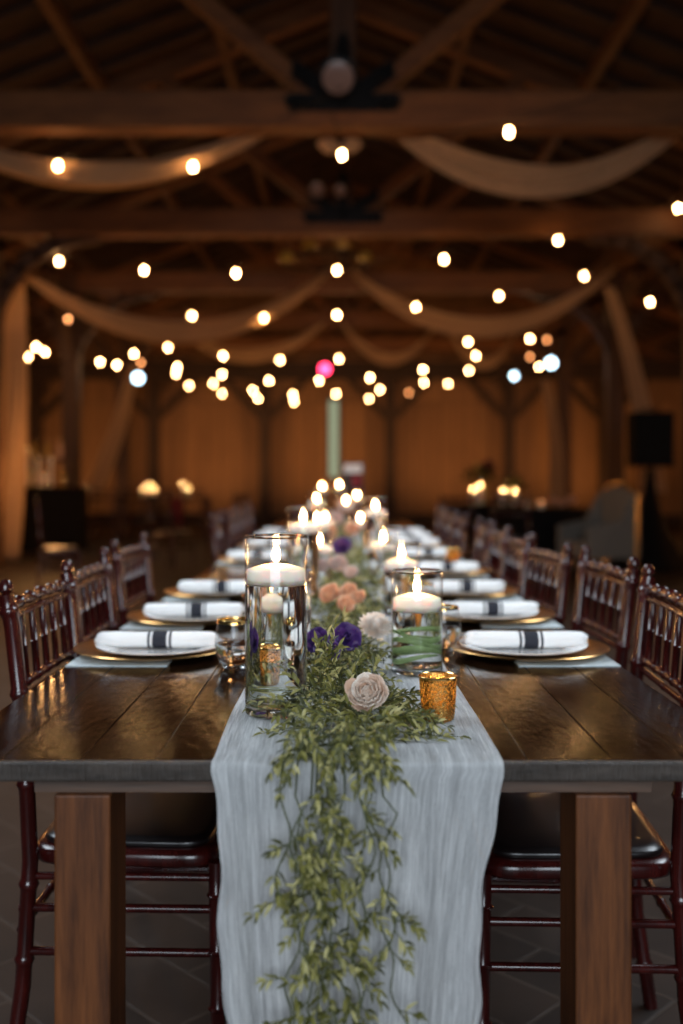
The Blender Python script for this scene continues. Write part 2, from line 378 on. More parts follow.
for sx, nm in ((-1, 'left'), (1, 'right')):
    mb = MB(); mb.box((sx*(HW+.06), (8+Y1)/2, zr/2), (.12, Y1-8, zr))
    struct(mb.build('wall_'+nm, M['wall'], smooth=False), 'plank side wall of the hall, %s side' % nm)
    mb = MB(); mb.add([(0, Y0, RIDGE), (0, Y1+.1, RIDGE), (sx*(HW+.3), Y1+.1, zr-.12), (sx*(HW+.3), Y0, zr-.12),
                       (0, Y0, RIDGE+.06), (0, Y1+.1, RIDGE+.06), (sx*(HW+.3), Y1+.1, zr-.06), (sx*(HW+.3), Y0, zr-.06)],
                      [(0,1,2,3), (7,6,5,4), (0,3,7,4), (1,5,6,2), (2,6,7,3), (0,4,5,1)])
    ce = mb.build('ceiling', M['deck'], smooth=False); struct(ce, 'dark plank roof decking, %s slope' % nm)
    for x in (1.5, 3.0, 5.6, 7.2):
        p = MB(); p.box((sx*x, (Y0+Y1)/2, RIDGE-SLOPE*x-.12), (.12, Y1-Y0, .18)); p.build('roof_purlin', M['beam_y'], ce, smooth=False)
    k = MB()
    y = .3
    while y < 24:
        k.bar((sx*.02, y, RIDGE-.07), (sx*HW, y, zr-.07), .08, .10); y += .62
    k.build('common_rafters', M['deck'], ce, smooth=False)
    mb = MB(); mb.box((sx*4.5, (6+Y1)/2, 4.68), (.24, Y1-6, .30))
    struct(mb.build('beam_long', M['beam_y'], smooth=False), 'long timber wall plate running over the %s posts' % nm)

ORD = ['nearest', 'second', 'third', 'fourth', 'fifth', 'sixth', 'seventh', 'eighth', 'ninth', 'tenth', 'eleventh', 'twelfth']
TD = [8.75+3.85*i for i in range(4)]+[24.1]
def truss(i, y):
    t = empty('roof_truss', (0, y, 4.2)); struct(t, '%s timber roof truss spanning the hall, counted from the table' % ORD[i])
    def part(nm, fn, m):
        q = MB(); fn(q); o = q.build(nm, m, t, smooth=False); bevel(o, .012, 1); return o
    part('tie_beam', lambda q: q.box((0, .12, .165), (9.6, .25, .33)), M['beam_x'])
    part('king_post', lambda q: q.box((0, .12, 1.70), (.24, .22, 2.74)), M['post'])
    for s in (-1, 1):
        part('strut', lambda q: q.bar((s*.30, .12, .36), (s*2.35, .12, 2.05), .16, .18), M['beam_x'])
        part('principal_rafter', lambda q: q.bar((s*.05, .12, 2.98), (s*8.4, .12, 2.98-SLOPE*8.35), .24, .22), M['beam_x'])
    if i < 2:
        g = MB()
        w_ = .50
        g.box((0, -.02, .21), (2*w_-.06, .02, .15)); g.box((0, -.02, .45), (.13, .02, .56))
        for s in (-1, 1): g.bar((0, -.025, .20), (s*.42, -.025, .50), .15, .02)
        gp = g.build('steel_gusset', M['black_metal'], t, smooth=False)
        for x, z in [(-.46, .21), (-.36, .21), (.36, .21), (.46, .21), (-.40, .50), (.40, .50), (-.33, .43), (.33, .43), (0, .66), (0, .74)]:
            b = MB(); b.tube([(x, -.03, z), (x, -.085, z)], [.055, .045], 8); b.build('bolt', M['black_metal'], gp)
    return t
for i, y in enumerate(TD): truss(i, y)
n = 0
for i, y in enumerate(TD[:4]):
    for s, nm in ((-1, 'left'), (1, 'right')):
        q = MB(); q.box((0, 0, 2.1), (.27, .27, 4.2)); q.box((0, 0, 4.6), (.27, .27, 1.2))
        p = q.build('timber_post', M['post'], smooth=False); p.location = (s*4.5, y+.12, 0); bevel(p, .015, 1)
        struct(p, 'dark timber post under the %s roof truss, %s side' % (ORD[i], nm))
        def brace(dx, dy):
            b = MB(); pts = []
            for k in range(9):
                u = k/8; ang = u*pi/2; rx = 1.35
                pts.append(Vector((dx*rx*(1-cos(ang)), dy*rx*(1-cos(ang)), 2.75+1.45*sin(ang))))
            for a_, c_ in zip(pts[:-1], pts[1:]): b.bar(a_, c_+(c_-a_)*.15, .17, .16, (0, 1, 0) if dx else (1, 0, 0))
            b.build('knee_brace', M['post'], p, smooth=False)
        brace(-s, 0); brace(s, 0); brace(0, -1)
# posts with braces standing against the far wall
for k, (x, nm) in enumerate([(-7.4, 'far left'), (-4.55, 'left outer'), (-1.88, 'left inner'), (1.14, 'right inner'), (4.0, 'right outer'), (6.3, 'far right')]):
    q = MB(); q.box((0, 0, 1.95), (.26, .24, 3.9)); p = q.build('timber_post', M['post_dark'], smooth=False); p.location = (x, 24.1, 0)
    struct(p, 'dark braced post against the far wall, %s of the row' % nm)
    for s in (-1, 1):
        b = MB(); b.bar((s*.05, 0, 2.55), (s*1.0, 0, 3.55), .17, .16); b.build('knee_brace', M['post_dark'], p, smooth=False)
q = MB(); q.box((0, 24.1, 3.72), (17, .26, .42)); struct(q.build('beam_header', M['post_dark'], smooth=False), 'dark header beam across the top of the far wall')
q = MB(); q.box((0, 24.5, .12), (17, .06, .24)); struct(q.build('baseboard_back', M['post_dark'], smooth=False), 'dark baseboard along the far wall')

# ------------------------------------------------------------------ swags of fabric and curtains
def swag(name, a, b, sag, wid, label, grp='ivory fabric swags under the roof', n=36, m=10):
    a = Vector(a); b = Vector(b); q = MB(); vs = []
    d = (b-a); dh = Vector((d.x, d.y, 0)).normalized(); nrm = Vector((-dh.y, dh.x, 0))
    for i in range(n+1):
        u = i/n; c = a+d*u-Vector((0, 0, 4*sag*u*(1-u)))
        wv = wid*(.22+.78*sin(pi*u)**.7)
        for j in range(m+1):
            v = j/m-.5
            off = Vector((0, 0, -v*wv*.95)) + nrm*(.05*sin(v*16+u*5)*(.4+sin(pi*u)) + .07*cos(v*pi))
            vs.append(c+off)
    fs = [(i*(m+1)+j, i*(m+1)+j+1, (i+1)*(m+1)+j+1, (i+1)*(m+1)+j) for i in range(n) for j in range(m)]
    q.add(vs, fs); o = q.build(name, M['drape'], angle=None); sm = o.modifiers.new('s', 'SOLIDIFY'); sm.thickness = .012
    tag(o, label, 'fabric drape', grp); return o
def P(px, py, d): return Vector(((px-VX)*d/FPX, d, CZ-(py-VY)*d/FPX))
swag('fabric_swag', (.36, 9.12, 4.42), (3.20, 9.12, 4.42), .58, .34, 'broad ivory swag below the right half of the nearest roof beam')
swag('fabric_swag', (-.48, 9.12, 4.42), (-3.95, 9.12, 4.40), .52, .22, 'ivory swag below the left half of the nearest roof beam')
C2 = Vector((-.2, 16.3, 4.52))
swag('fabric_swag', C2, (-4.42, 13.6, 3.95), .93, .34, 'long ivory swag from the third roof beam centre down to the left curtain')
swag('fabric_swag', C2+Vector((.3, 0, 0)), (4.42, 15.9, 4.55), .98, .34, 'long ivory swag from the third roof beam centre to the right post row')
swag('fabric_swag', P(326, 321, 20.22), P(172, 323, 20.22), .68, .30, 'small ivory swag left of the fourth roof beam centre')
swag('fabric_swag', P(341, 321, 20.22), P(438, 323, 20.22), .75, .26, 'small ivory swag just right of the fourth roof beam centre')
swag('fabric_swag', P(446, 323, 20.22), P(520, 325, 20.22), .8, .26, 'smallest ivory swag near the right end of the fourth roof beam')
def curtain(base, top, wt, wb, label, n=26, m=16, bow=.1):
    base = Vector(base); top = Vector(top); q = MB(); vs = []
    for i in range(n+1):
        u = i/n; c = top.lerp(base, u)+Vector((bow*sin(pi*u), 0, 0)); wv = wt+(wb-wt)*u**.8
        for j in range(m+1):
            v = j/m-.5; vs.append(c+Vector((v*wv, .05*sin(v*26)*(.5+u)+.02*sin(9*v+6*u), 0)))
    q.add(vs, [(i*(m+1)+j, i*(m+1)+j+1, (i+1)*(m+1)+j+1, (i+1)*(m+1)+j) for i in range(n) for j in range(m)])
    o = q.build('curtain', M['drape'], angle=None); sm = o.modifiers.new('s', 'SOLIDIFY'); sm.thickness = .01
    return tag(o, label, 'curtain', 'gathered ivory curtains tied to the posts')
curtain((-4.62, 13.45, .02), (-4.42, 13.5, 3.95), .22, .52, 'tall ivory curtain at the left, hanging beside the long swag', bow=.06)
curtain((-5.15, 20.15, .6), (-4.2, 20.12, 3.45), .16, .42, 'ivory curtain pulled aside at the fourth left post')
curtain((4.25, 20.0, .4), (4.05, 20.0, 3.1), .16, .34, 'ivory curtain hanging at the fourth right post')
curtain((4.75, 15.3, .9), (4.12, 15.5, 4.1), .14, .40, 'ivory curtain hanging behind the black loudspeaker')
# gathered bow at the middle of the nearest beam
bw = empty('fabric_bow', (-.03, 9.1, 4.12)); tag(bw, 'gathered ivory fabric bow under the centre of the nearest roof beam', 'bow')
for s in (-1, 1):
    q = MB(); vs = []; n_, m_ = 10, 8
    for i in range(n_+1):
        u = i/n_
        for j in range(m_+1):
            v = j/m_*2*pi; r = .015+.065*sin(pi*min(1, u*1.05))**.8
            vs.append((s*u*.21, r*.7*cos(v), .02+r*sin(v)+.03*u))
    q.add(vs, [(i*(m_+1)+j, i*(m_+1)+j+1, (i+1)*(m_+1)+j+1, (i+1)*(m_+1)+j) for i in range(n_) for j in range(m_)])
    q.build('loop', M['drape'], bw, angle=None)
q = MB(); q.lathe([(0, -.04), (.03, -.03), (.04, 0), (.03, .04), (0, .05)], 12); q.build('knot', M['drape'], bw)

# ------------------------------------------------------------------ string lights
bulb_mb = {}
def bulb_mesh(kind):
    if kind in bulb_mb: return bulb_mb[kind]
    q = MB(); q.lathe([(0, -.052), (.010, -.049), (.019, -.036), (.023, -.018), (.019, .0), (.011, .014), (.009, .02)], 12)
    o = q.build('bulb', M[kind]); s = MB(); s.lathe([(0, .055), (.010, .052), (.013, .045), (.013, .016), (.0, .014)], 10)
    so = s.build('socket', M['cable']); me = (o.data, so.data)
    bpy.data.objects.remove(o); bpy.data.objects.remove(so); bulb_mb[kind] = me; return me
def string(pts, label, ends=None):
    """pts: list of (px, py, depth[, kind]) of the bulbs, left to right"""
    root = empty('string_lights', (0, 0, 0)); ws = [(P(p[0], p[1], p[2]), p[3] if len(p) > 3 else 'bulb') for p in pts]
    root.location = ws[0][0]
    tag(root, label, 'string lights', 'strings of warm bulbs under the roof')
    line = [p+Vector((0, 0, .075)) for p, k in ws]
    if ends: line = [Vector(ends[0])]+line+[Vector(ends[1])]
    path = []
    for a, b in zip(line[:-1], line[1:]):
        L = (b-a).length
        for k in range(8): u = k/8; path.append(a.lerp(b, u)-Vector((0, 0, .10*min(L, 4)/4*4*u*(1-u))))
    path.append(line[-1]); q = MB(); q.tube([p-root.location for p in path], .006, 5); q.build('cable', M['cable'], root)
    for p, k in ws:
        md, ms = bulb_mesh(k); b = bpy.data.objects.new('bulb', md); COL.objects.link(b); b.parent = root; b.location = p-root.location
        if k != 'bulb': b['label'] = 'amber glowing bulb'
        s = bpy.data.objects.new('socket', ms); COL.objects.link(s); s.parent = b
    return root
A = 'bulb_dim'
string([(58, 164, 8.98), (193, 165, 8.95)], 'string of two bulbs crossing the left half of the nearest roof beam', ((-4.4, 10.2, 4.5), (0, 8.6, 4.5)))
string([(342, 153, 8.4), (509, 130, 8.0)], 'string of two bulbs rising across the right half of the nearest roof beam', ((-.1, 8.6, 4.3), (2.9, 7.8, 4.45)))
string([(59, 260, 13), (144, 269, 12.8), (236, 272, 12.6), (337, 269, 12.5), (444, 258, 12.4), (558, 239, 12.3), (678, 207, 12.2)],
       'wide string of bulbs just below the second roof beam', ((-4.4, 13.2, 4.2), (4.4, 12.2, 4.7)))
string([(4, 283, 13), (61, 297, 14.2), (68, 318, 15.0, A), (192, 315, 15.4), (264, 317, 15.5), (337, 314, 15.6), (416, 306, 15.4), (499, 295, 15.2), (584, 275, 15.0), (650, 301, 14.4)],
       'long string of bulbs in front of the third roof beam', ((-4.5, 12.7, 3.8), (4.45, 14.3, 3.9)))
string([(2, 313, 13.2, A), (20, 352, 14.6), (28, 356, 15.6), (36, 346, 16.6), (45, 351, 17.5)], 'short string of clustered bulbs beside the tall left curtain', ((-4.5, 12.8, 3.7), (-4.42, 20.2, 3.9)))
string([(100, 361, 18.2), (117, 364, 18.3), (134, 353, 18.4), (168, 347, 18.5), (223, 355, 18.6), (280, 359, 18.7), (339, 358, 18.8), (468, 341, 18.6), (530, 338, 18.4), (534, 324, 18.2)],
       'string of bulbs sagging before the fourth roof beam', ((-4.4, 18, 4.1), (4.4, 18.1, 4.1)))
string([(141, 362, 19.3, A), (177, 366, 19.4), (222, 374, 19.5), (269, 380, 19.6), (319, 380, 19.6), (370, 377, 19.6), (423, 369, 19.5), (476, 355, 19.4), (530, 356, 19.3, A), (547, 339, 19.1, A)],
       'string of bulbs low in front of the fourth roof beam', ((-4.4, 19.3, 4.1), (4.4, 19, 4.1)))
string([(176, 373, 21), (189, 385, 21.2), (213, 383, 21.3), (253, 390, 21.4), (293, 394, 21.4), (336, 393, 21.4), (380, 389, 21.4), (424, 382, 21.3), (469, 370, 21.2), (539, 366, 21)],
       'string of bulbs low before the far wall', ((-4.4, 20.3, 4.1), (4.4, 20.3, 4.1)))
string([(222, 393, 22.6), (258, 398, 22.7), (294, 401, 22.8), (369, 398, 22.8), (409, 392, 22.7, A), (448, 383, 22.6)], 'lowest string of bulbs nearest the far wall', ((-4.55, 23.98, 3.4), (4.0, 23.98, 3.6)))

def can_lamp(p, lens, label, r=.06, name='spot_lamp', up=.3):
    o = empty(name, p); tag(o, label, 'spotlight')
    q = MB(); q.lathe([(0, .0), (r*.7, .0), (r*1.15, .16), (r*1.25, .17), (r*1.1, .165)], 14)
    b = q.build('housing', M['black_metal'], o); b.rotation_euler = (R(97), 0, 0); b.location = (0, .16, .02)
    q = MB(); q.lathe([(0, 0), (r*.8, -.006), (r, .0)], 14); l = q.build('lens', M[lens], o); l.rotation_euler = (R(97), 0, 0); l.location = (0, -.005, 0)
    q = MB(); q.tube([(0, .1, .05), (0, .1, up)], .012, 6); q.build('yoke', M['black_metal'], o); return o
can_lamp(P(325, 369, 20.3), 'red_lens', 'small spotlight glowing red under the fourth roof beam centre', .10, up=.95)
can_lamp(P(138, 378, 19.7), 'bulb_cool', 'cool white spotlight at the fourth left post', .09)
can_lamp(P(551, 363, 19.5), 'bulb_cool', 'cool white spotlight high at the fourth right post', .09)
can_lamp(P(514, 376, 20.5), 'bulb_cool', 'cool white spotlight left of the fourth right post', .06)
can_lamp(P(338, 78, 8.6), 'pale_lens', 'floodlight with pale pink lens above the nearest roof beam bracket', .14, 'flood_lamp')
can_lamp(P(317, 190, 12.5), 'pale_lens', 'left pale floodlight above the second roof beam bracket', .10, 'flood_lamp')
can_lamp(P(340, 191, 12.5), 'pale_lens', 'right pale floodlight above the second roof beam bracket', .08, 'flood_lamp')
# hanging ring with four amber shades below the second beam
ch = empty('chandelier', P(326, 268, 14.2)); tag(ch, 'dark chandelier with four amber glass shades behind the second roof beam', 'chandelier')
q = MB(); q.tube([(.62*cos(t*pi/12), .62*sin(t*pi/12), .1) for t in range(25)], .02, 6); q.tube([(0, 0, .1), (0, 0, 1.0)], .015, 6)
for t in range(4): q.tube([(0, 0, .25), (.62*cos(t*pi/2), .62*sin(t*pi/2), .1)], .015, 6)
q.build('frame', M['black_metal'], ch)
for px, py in ((287, 257), (310, 243), (343, 243), (365, 257)):
    q = MB(); q.lathe([(.03, .08), (.06, .06), (.10, 0), (.12, -.05), (.10, -.055)], 16)
    b = q.build('lamp_shade', M['amber_shade'], ch); b.location = P(px, py, 13.7)-ch.location

# ------------------------------------------------------------------ the long table
TZ = .76; TY0 = 1.30; THW = .547; TLEN = 3.66
def farm_table(y0, label):
    t = empty('farm_table', (0, y0, 0)); tag(t, label, 'table', 'dark plank farm tables joined end to end')
    q = MB(); seams = [-THW, -.45, -.345, -.246, -.14, -.035, .07, .145, .243, .355, .452, THW]
    for a, b in zip(seams[:-1], seams[1:]):
        q.box(((a+b)/2, TLEN/2, TZ-.0125), (b-a-.0016, TLEN, .025))
    top = q.build('tabletop', M['top'], t, smooth=False); bevel(top, .0009, 2)
    e = MB(); e.box((0, -.006, TZ-.0125), (2*THW+.004, .012, .026)); eo = e.build('breadboard_edge', M['top_edge'], t, smooth=False); bevel(eo, .003, 2)
    for y in (.02, TLEN-.05):
        e = MB(); e.box((0, y+.01, TZ-.0365), (.82, .026, .022)); e.build('apron', M['apron'], t, smooth=False)
    for s in (-1, 1):
        e = MB(); e.box((s*.39, TLEN/2, TZ-.0365), (.026, TLEN-.1, .022)); e.build('apron', M['apron'], t, smooth=False)
        for y in (.055, TLEN-.10):
            l = MB(); l.box((s*.344, y, (TZ-.048)/2), (.074, .098, TZ-.048)); lo = l.build('leg', M['leg_wood'], t, smooth=False); bevel(lo, .003, 2)
    return t
farm_table(TY0+.012, 'nearest dark lacquered plank table on square wooden legs')
farm_table(TY0+.012+TLEN+.02, 'far dark plank table continuing the long row')

# gauze runner
def runner():
    q = MB(); top_len = 7.2; drop = .50; xs = 60; rows = []
    r = .010; yb = TY0-.004
    # arc length samples: from far end to edge, round the edge, then down
    s_list = []
    y = TY0+top_len
    while y > TY0+1.2: s_list.append(('t', y)); y -= .12
    while y > TY0+.01: s_list.append(('t', y)); y -= .02
    for k in range(5): s_list.append(('a', k/4))
    for k in range(1, 61): s_list.append(('d', k/60*drop))
    arc = 0; prev = None; vs = []; uvs = []
    for kind, v in s_list:
        for i in range(xs+1):
            u = i/xs; dd = v if kind == 'd' else 0
            xl = -.170+.004*sin((v if kind == 't' else 0)*7); xr = .203+.005*sin((v if kind == 't' else 0)*5+1)
            if kind == 'd':
                k = min(1, dd/.33); xl = -.170+.028*k; xr = .203-.043*k**.8; eg = abs(2*u-1)**9; wig = eg*(.003*sin(dd*23+u)+.002*sin(dd*61+3*u)+.003*sin(dd*17+2*u))
            x = xl+(xr-xl)*u+(wig if kind == 'd' else 0)
            wr = .0018*abs(mnoise.noise(Vector((x*18, (v if kind == 't' else -dd)*4, 3))))*2
            if kind == 't': p = Vector((x, v, TZ+.003+wr))
            elif kind == 'a':
                a = v*pi/2; p = Vector((x, yb-r*sin(a)-.001, TZ+.003-r+r*cos(a)+wr*(1-v)))
            else:
                g = min(1, dd/.22)
                fold = .014*sin(u*34+.4*sin(dd*4))*max(0, 1-u*1.7)+.004*sin(u*13+1.4+dd)+.0022*sin(u*75+1.2*sin(dd*3))
                fold += .006*mnoise.noise(Vector((u*14, dd*1.6, 1)))+.003*mnoise.noise(Vector((u*45, dd*2.2, 4)))
                p = Vector((x+.004*sin(u*27)*g, yb-r-.004-.016*g-fold*g, TZ+.003-r-dd))
            vs.append(p)
        c = vs[-(xs+1)//2-1] if False else vs[-(xs//2)-1]
        if prev is not None: arc += (c-prev).length
        prev = c.copy(); uvs += [(i/xs*.37, arc) for i in range(xs+1)]
    n_ = len(s_list); fs = [(a*(xs+1)+i, a*(xs+1)+i+1, (a+1)*(xs+1)+i+1, (a+1)*(xs+1)+i) for a in range(n_-1) for i in range(xs)]
    q.add(vs, fs); o = q.build('table_runner', M['gauze'], angle=None)
    ul = o.data.uv_layers.new(name='uv')
    for lp in o.data.loops: ul.data[lp.index].uv = uvs[lp.vertex_index]
    tag(o, 'white crinkled gauze runner draped over the end of the long table', 'table runner')
runner()

# ------------------------------------------------------------------ chairs
def chiavari():
    t = empty('chiavari_chair', (0, 0, 0)); W = .19
    def part(nm, fn, m='mahogany', ang=60): q = MB(); fn(q); return q.build(nm, M[m], t, angle=ang)
    def nodes(pts, r, marks, n=10):
        """bamboo style tube: swelling rings at marks (0..1)"""
        pts = [Vector(p) for p in pts]; L = [0]
        for a, b in zip(pts[:-1], pts[1:]): L.append(L[-1]+(b-a).length)
        def at(u):
            d = u*L[-1]
            for i in range(len(L)-1):
                if d <= L[i+1]+1e-9: return pts[i].lerp(pts[i+1], (d-L[i])/(L[i+1]-L[i]))
            return pts[-1]
        us = sorted(set([0, 1]+[round(m_+e, 4) for m_ in marks for e in (-.012, -.006, 0, .006, .012) if 0 < m_+e < 1]+[l/L[-1] for l in L[1:-1]]))
        rr = []
        for u in us:
            k = min([abs(u-m_) for m_ in marks]+[1]); rr.append(r*(1.28 if k < .004 else 1.12 if k < .008 else 1.0))
        return [at(u) for u in us], rr
    def bam(q, pts, r, marks, n=10): p, rr = nodes(pts, r, marks); q.tube(p, rr, n)
    # seat
    def seat(q):
        vs = []; n = 36; rings = [(.98, .418), (1.0, .424), (1.0, .440), (.97, .447), (.90, .449), (0.001, .446)]
        for k, z in rings:
            for i in range(n):
                a = 2*pi*i/n; ca, sa = cos(a), sin(a); e = .28
                x = math.copysign(abs(ca)**e, ca)*.178; y = math.copysign(abs(sa)**e, sa)*(.198+.012*math.copysign(abs(ca)**e, ca))
                vs.append((k*x-.002, k*y, z))
        fs = [(r_*n+i, r_*n+(i+1) % n, (r_+1)*n+(i+1) % n, (r_+1)*n+i) for r_ in range(len(rings)-1) for i in range(n)]
        fs.append(tuple(range(n-1, -1, -1))); q.add(vs, fs)
    part('seat', seat)
    def pad(q):
        vs = []; n = 36; rings = [(.90, .449), (.915, .455), (.90, .462), (.80, .465), (.4, .466), (0.001, .466)]
        for k, z in rings:
            for i in range(n):
                a = 2*pi*i/n; ca, sa = cos(a), sin(a); e = .28
                x = math.copysign(abs(ca)**e, ca)*.178; y = math.copysign(abs(sa)**e, sa)*(.198+.012*math.copysign(abs(ca)**e, ca))
                vs.append((k*x-.002, k*y, z))
        q.add(vs, [(r_*n+i, r_*n+(i+1) % n, (r_+1)*n+(i+1) % n, (r_+1)*n+i) for r_ in range(len(rings)-1) for i in range(n)])
    part('seat_pad', pad, 'seat')
    for s in (-1, 1):
        part('leg', lambda q: bam(q, [(-.215, s*.185, 0), (-.186, s*.188, .2), (-.172, s*W, .43), (-.182, s*.192, .66), (-.203, s*.197, .86), (-.211, s*.199, .908), (-.213, s*.20, .918)], .0148, [.10, .27, .42, .62, .80, .965]))
        q = MB(); q.lathe([(0, .018), (.008, .016), (.0135, .006), (.0135, -.002), (.008, -.008), (.007, -.012)], 12, (-.213, s*.20, .928)); q.build('finial', M['mahogany'], t)
        part('leg', lambda q: bam(q, [(.176, s*.200, 0), (.170, s*.198, .43)], .0145, [.15, .38, .62, .86]))
        for z in (.262, .342): part('side_stretcher', lambda q: bam(q, [(-.192, s*.188, z), (.170, s*.198, z)], .0082, [.5], 8))
        part('seat_rail', lambda q: bam(q, [(-.186, s*.188, .400), (.170, s*.198, .400)], .0075, [.5], 8))
    for z in (.262, .342):
        part('front_stretcher', lambda q: bam(q, [(.172, -.197, z), (.172, .197, z)], .0082, [.33, .67], 8))
    part('rear_stretcher', lambda q: bam(q, [(-.190, -.188, .30), (-.190, .188, .30)], .0082, [.5], 8))
    part('top_rail', lambda q: (bam(q, [(-.211, -.198, .895), (-.213, 0, .899), (-.211, .198, .895)], .0105, [.16, .33, .5, .67, .84], 8),
                                bam(q, [(-.208, -.197, .874), (-.209, 0, .877), (-.208, .197, .874)], .0072, [.5], 8)))
    part('lower_rail', lambda q: (bam(q, [(-.196, -.194, .745), (-.198, 0, .746), (-.196, .194, .745)], .0085, [.16, .33, .5, .67, .84], 8),
                                  bam(q, [(-.195, -.194, .722), (-.196, .194, .722)], .0065, [.5], 8)))
    for k in range(5):
        y = -.132+.066*k; part('spindle', lambda q: bam(q, [(-.197, y, .745), (-.208, y*1.02, .88)], .0074, [.5], 8))
    return t
proto = chiavari()
used = [False]
def chair(x, y, rz, label, group):
    o = proto if not used[0] else copy_tree(proto); used[0] = True
    o.location = (x, y, 0); o.rotation_euler = (0, 0, rz); tag(o, label, 'chair', group); return o
GL = 'mahogany chairs tucked under the long table'
Lc = [(-.402, 2.025, 0), (-.418, 2.475, .03), (-.468, 3.19, -.02), (-.47, 5.35, .03), (-.45, 5.9, 0), (-.45, 6.45, -.03), (-.45, 7.0, .02)]
Rc = [(.432, 1.965, pi-.06), (.462, 2.54, pi+.04), (.408, 3.02, pi+.10), (.42, 3.58, pi+.05), (.43, 4.08, pi), (.43, 4.56, pi-.04), (.43, 5.42, pi), (.43, 5.95, pi), (.43, 6.5, pi)]
for i, (x, y, r) in enumerate(Lc):
    chair(x, y, r, '%s glossy mahogany chair from the near end, left side of the long table' % ('first' if i == 0 else ORD[i]), GL)
for i, (x, y, r) in enumerate(Rc):
    chair(x, y, r, '%s glossy mahogany chair from the near end, right side of the long table' % ('first' if i == 0 else ORD[i]), GL)

# ------------------------------------------------------------------ place settings
def make_charger():
    q = MB(); q.lathe([(0, .004), (.118, .004), (.126, .007), (.160, .013), (.166, .0145), (.168, .0125), (.160, .009), (.126, .001), (.0, 0)], 72)
    return q.build('charger_plate', M['bronze'])
def make_plate():
    q = MB(); q.lathe([(0, .004), (.082, .004), (.092, .008), (.130, .0155), (.134, .0155), (.132, .0125), (.092, .004), (.080, .0), (0, 0)], 64)
    return q.build('dinner_plate', M['porcelain'])
def make_napkin(seed):
    q = MB(); n, m = 34, 28; L = .255; vs = []
    for i in range(n+1):
        u = i/n*2-1; e = (1-.35*max(0, abs(u)-.93)/.07)
        for j in range(m):
            a = 2*pi*j/m; r = 1+.08*mnoise.noise(Vector((u*2.4+seed*7, cos(a)*1.3, sin(a)*1.3)))+.03*cos(a*2+u+seed)
            vs.append((u*L/2+.002*cos(3*a), cos(a)*.0225*r*e, .0175+sin(a)*.0175*r*e))
    fs = [(i*m+j, i*m+(j+1) % m, (i+1)*m+(j+1) % m, (i+1)*m+j) for i in range(n) for j in range(m)]
    q.add(vs, fs)
    for s in (0, 1):     # spiral of folded cloth at each end
        c = [(vs[(n if s else 0)*m+j]) for j in range(m)]; base = len(q.v); ring = c
        for k in (.72, .70, .45, .43, .15):
            dx = (-.008 if k in (.70, .43) else 0)*(1 if s else -1)
            nr = [((p[0]+dx), p[1]*k, .0175+(p[2]-.0175)*k) for p in c]
            q.add(ring+nr, [(j, (j+1) % m, m+(j+1) % m, m+j) for j in range(m)]); ring = nr
    o = q.build('napkin', M['linen'], angle=70)
    b = MB()
    for c0, wd in ((.0, .030), (-.0225, .005), (.0225, .005)):
        vs = []
        for s in (-1, -.5, 0, .5, 1):
            x = c0+.008+s*wd/2; u = x/(L/2)
            for j in range(m):
                a = 2*pi*j/m; r = 1+.08*mnoise.noise(Vector((u*2.4+seed*7, cos(a)*1.3, sin(a)*1.3)))+.03*cos(a*2+u+seed)+.022
                vs.append((x, cos(a)*.0225*r, .0175+sin(a)*.0175*r))
        b.add(vs, [(i*m+j, i*m+(j+1) % m, (i+1)*m+(j+1) % m, (i+1)*m+j) for i in range(4) for j in range(m)])
    b.build('striped_band', M['black_band'], o)
    return o
def make_tumbler():
    t = empty('stemless_glass', (0, 0, 0))
    q = MB(); q.lathe([(.0, .004), (.022, .004), (.030, .010), (.0375, .028), (.040, .045), (.038, .070), (.0335, .094)], 36)
    q.build('bowl', M['glass'], t)
    q = MB(); q.lathe([(0, 0), (.021, 0), (.026, .004), (.023, .008), (0, .0065)], 32); q.build('thick_base', M['thick_glass'], t)
    q = MB(); q.lathe([(.0334, .0885), (.0326, .094), (.0332, .0952), (.0340, .094), (.0350, .0885)], 36); q.build('gold_rim', M['gold'], t)
    q = MB(); q.lathe([(0, .0085), (.023, .0088), (.029, .012), (.0365, .029), (.0387, .044), (.0385, .048), (0, .048)], 36); q.build('water', M['water'], t)
    return t
def make_paper():
    q = MB(); q.box((0, 0, .0008), (.20, .30, .0016)); return q.build('paper_menu', M['paper'], smooth=False)
def first_or_copy(store, key, fn):
    if key not in store: store[key] = fn(); return store[key]
    return copy_tree(store[key])
ST = {}
OR2 = ['first', 'second', 'third', 'fourth', 'fifth', 'sixth', 'seventh', 'eighth']
setL = [(-.398, 2.12, .0, 1), (-.392, 2.60, .03, 2), (-.395, 3.16, -.02, 3), (-.39, 4.45, 0, 1), (-.39, 5.3, .02, 2), (-.39, 5.9, 0, 3), (-.39, 6.45, 0, 1)]
setR = [(.392, 2.12, .0, 4), (.388, 2.63, .01, 1), (.388, 3.17, 0, 2), (.40, 3.86, .02, 3), (.39, 4.62, 0, 4), (.39, 5.35, 0, 1), (.39, 5.9, .03, 2), (.39, 6.45, 0, 3)]
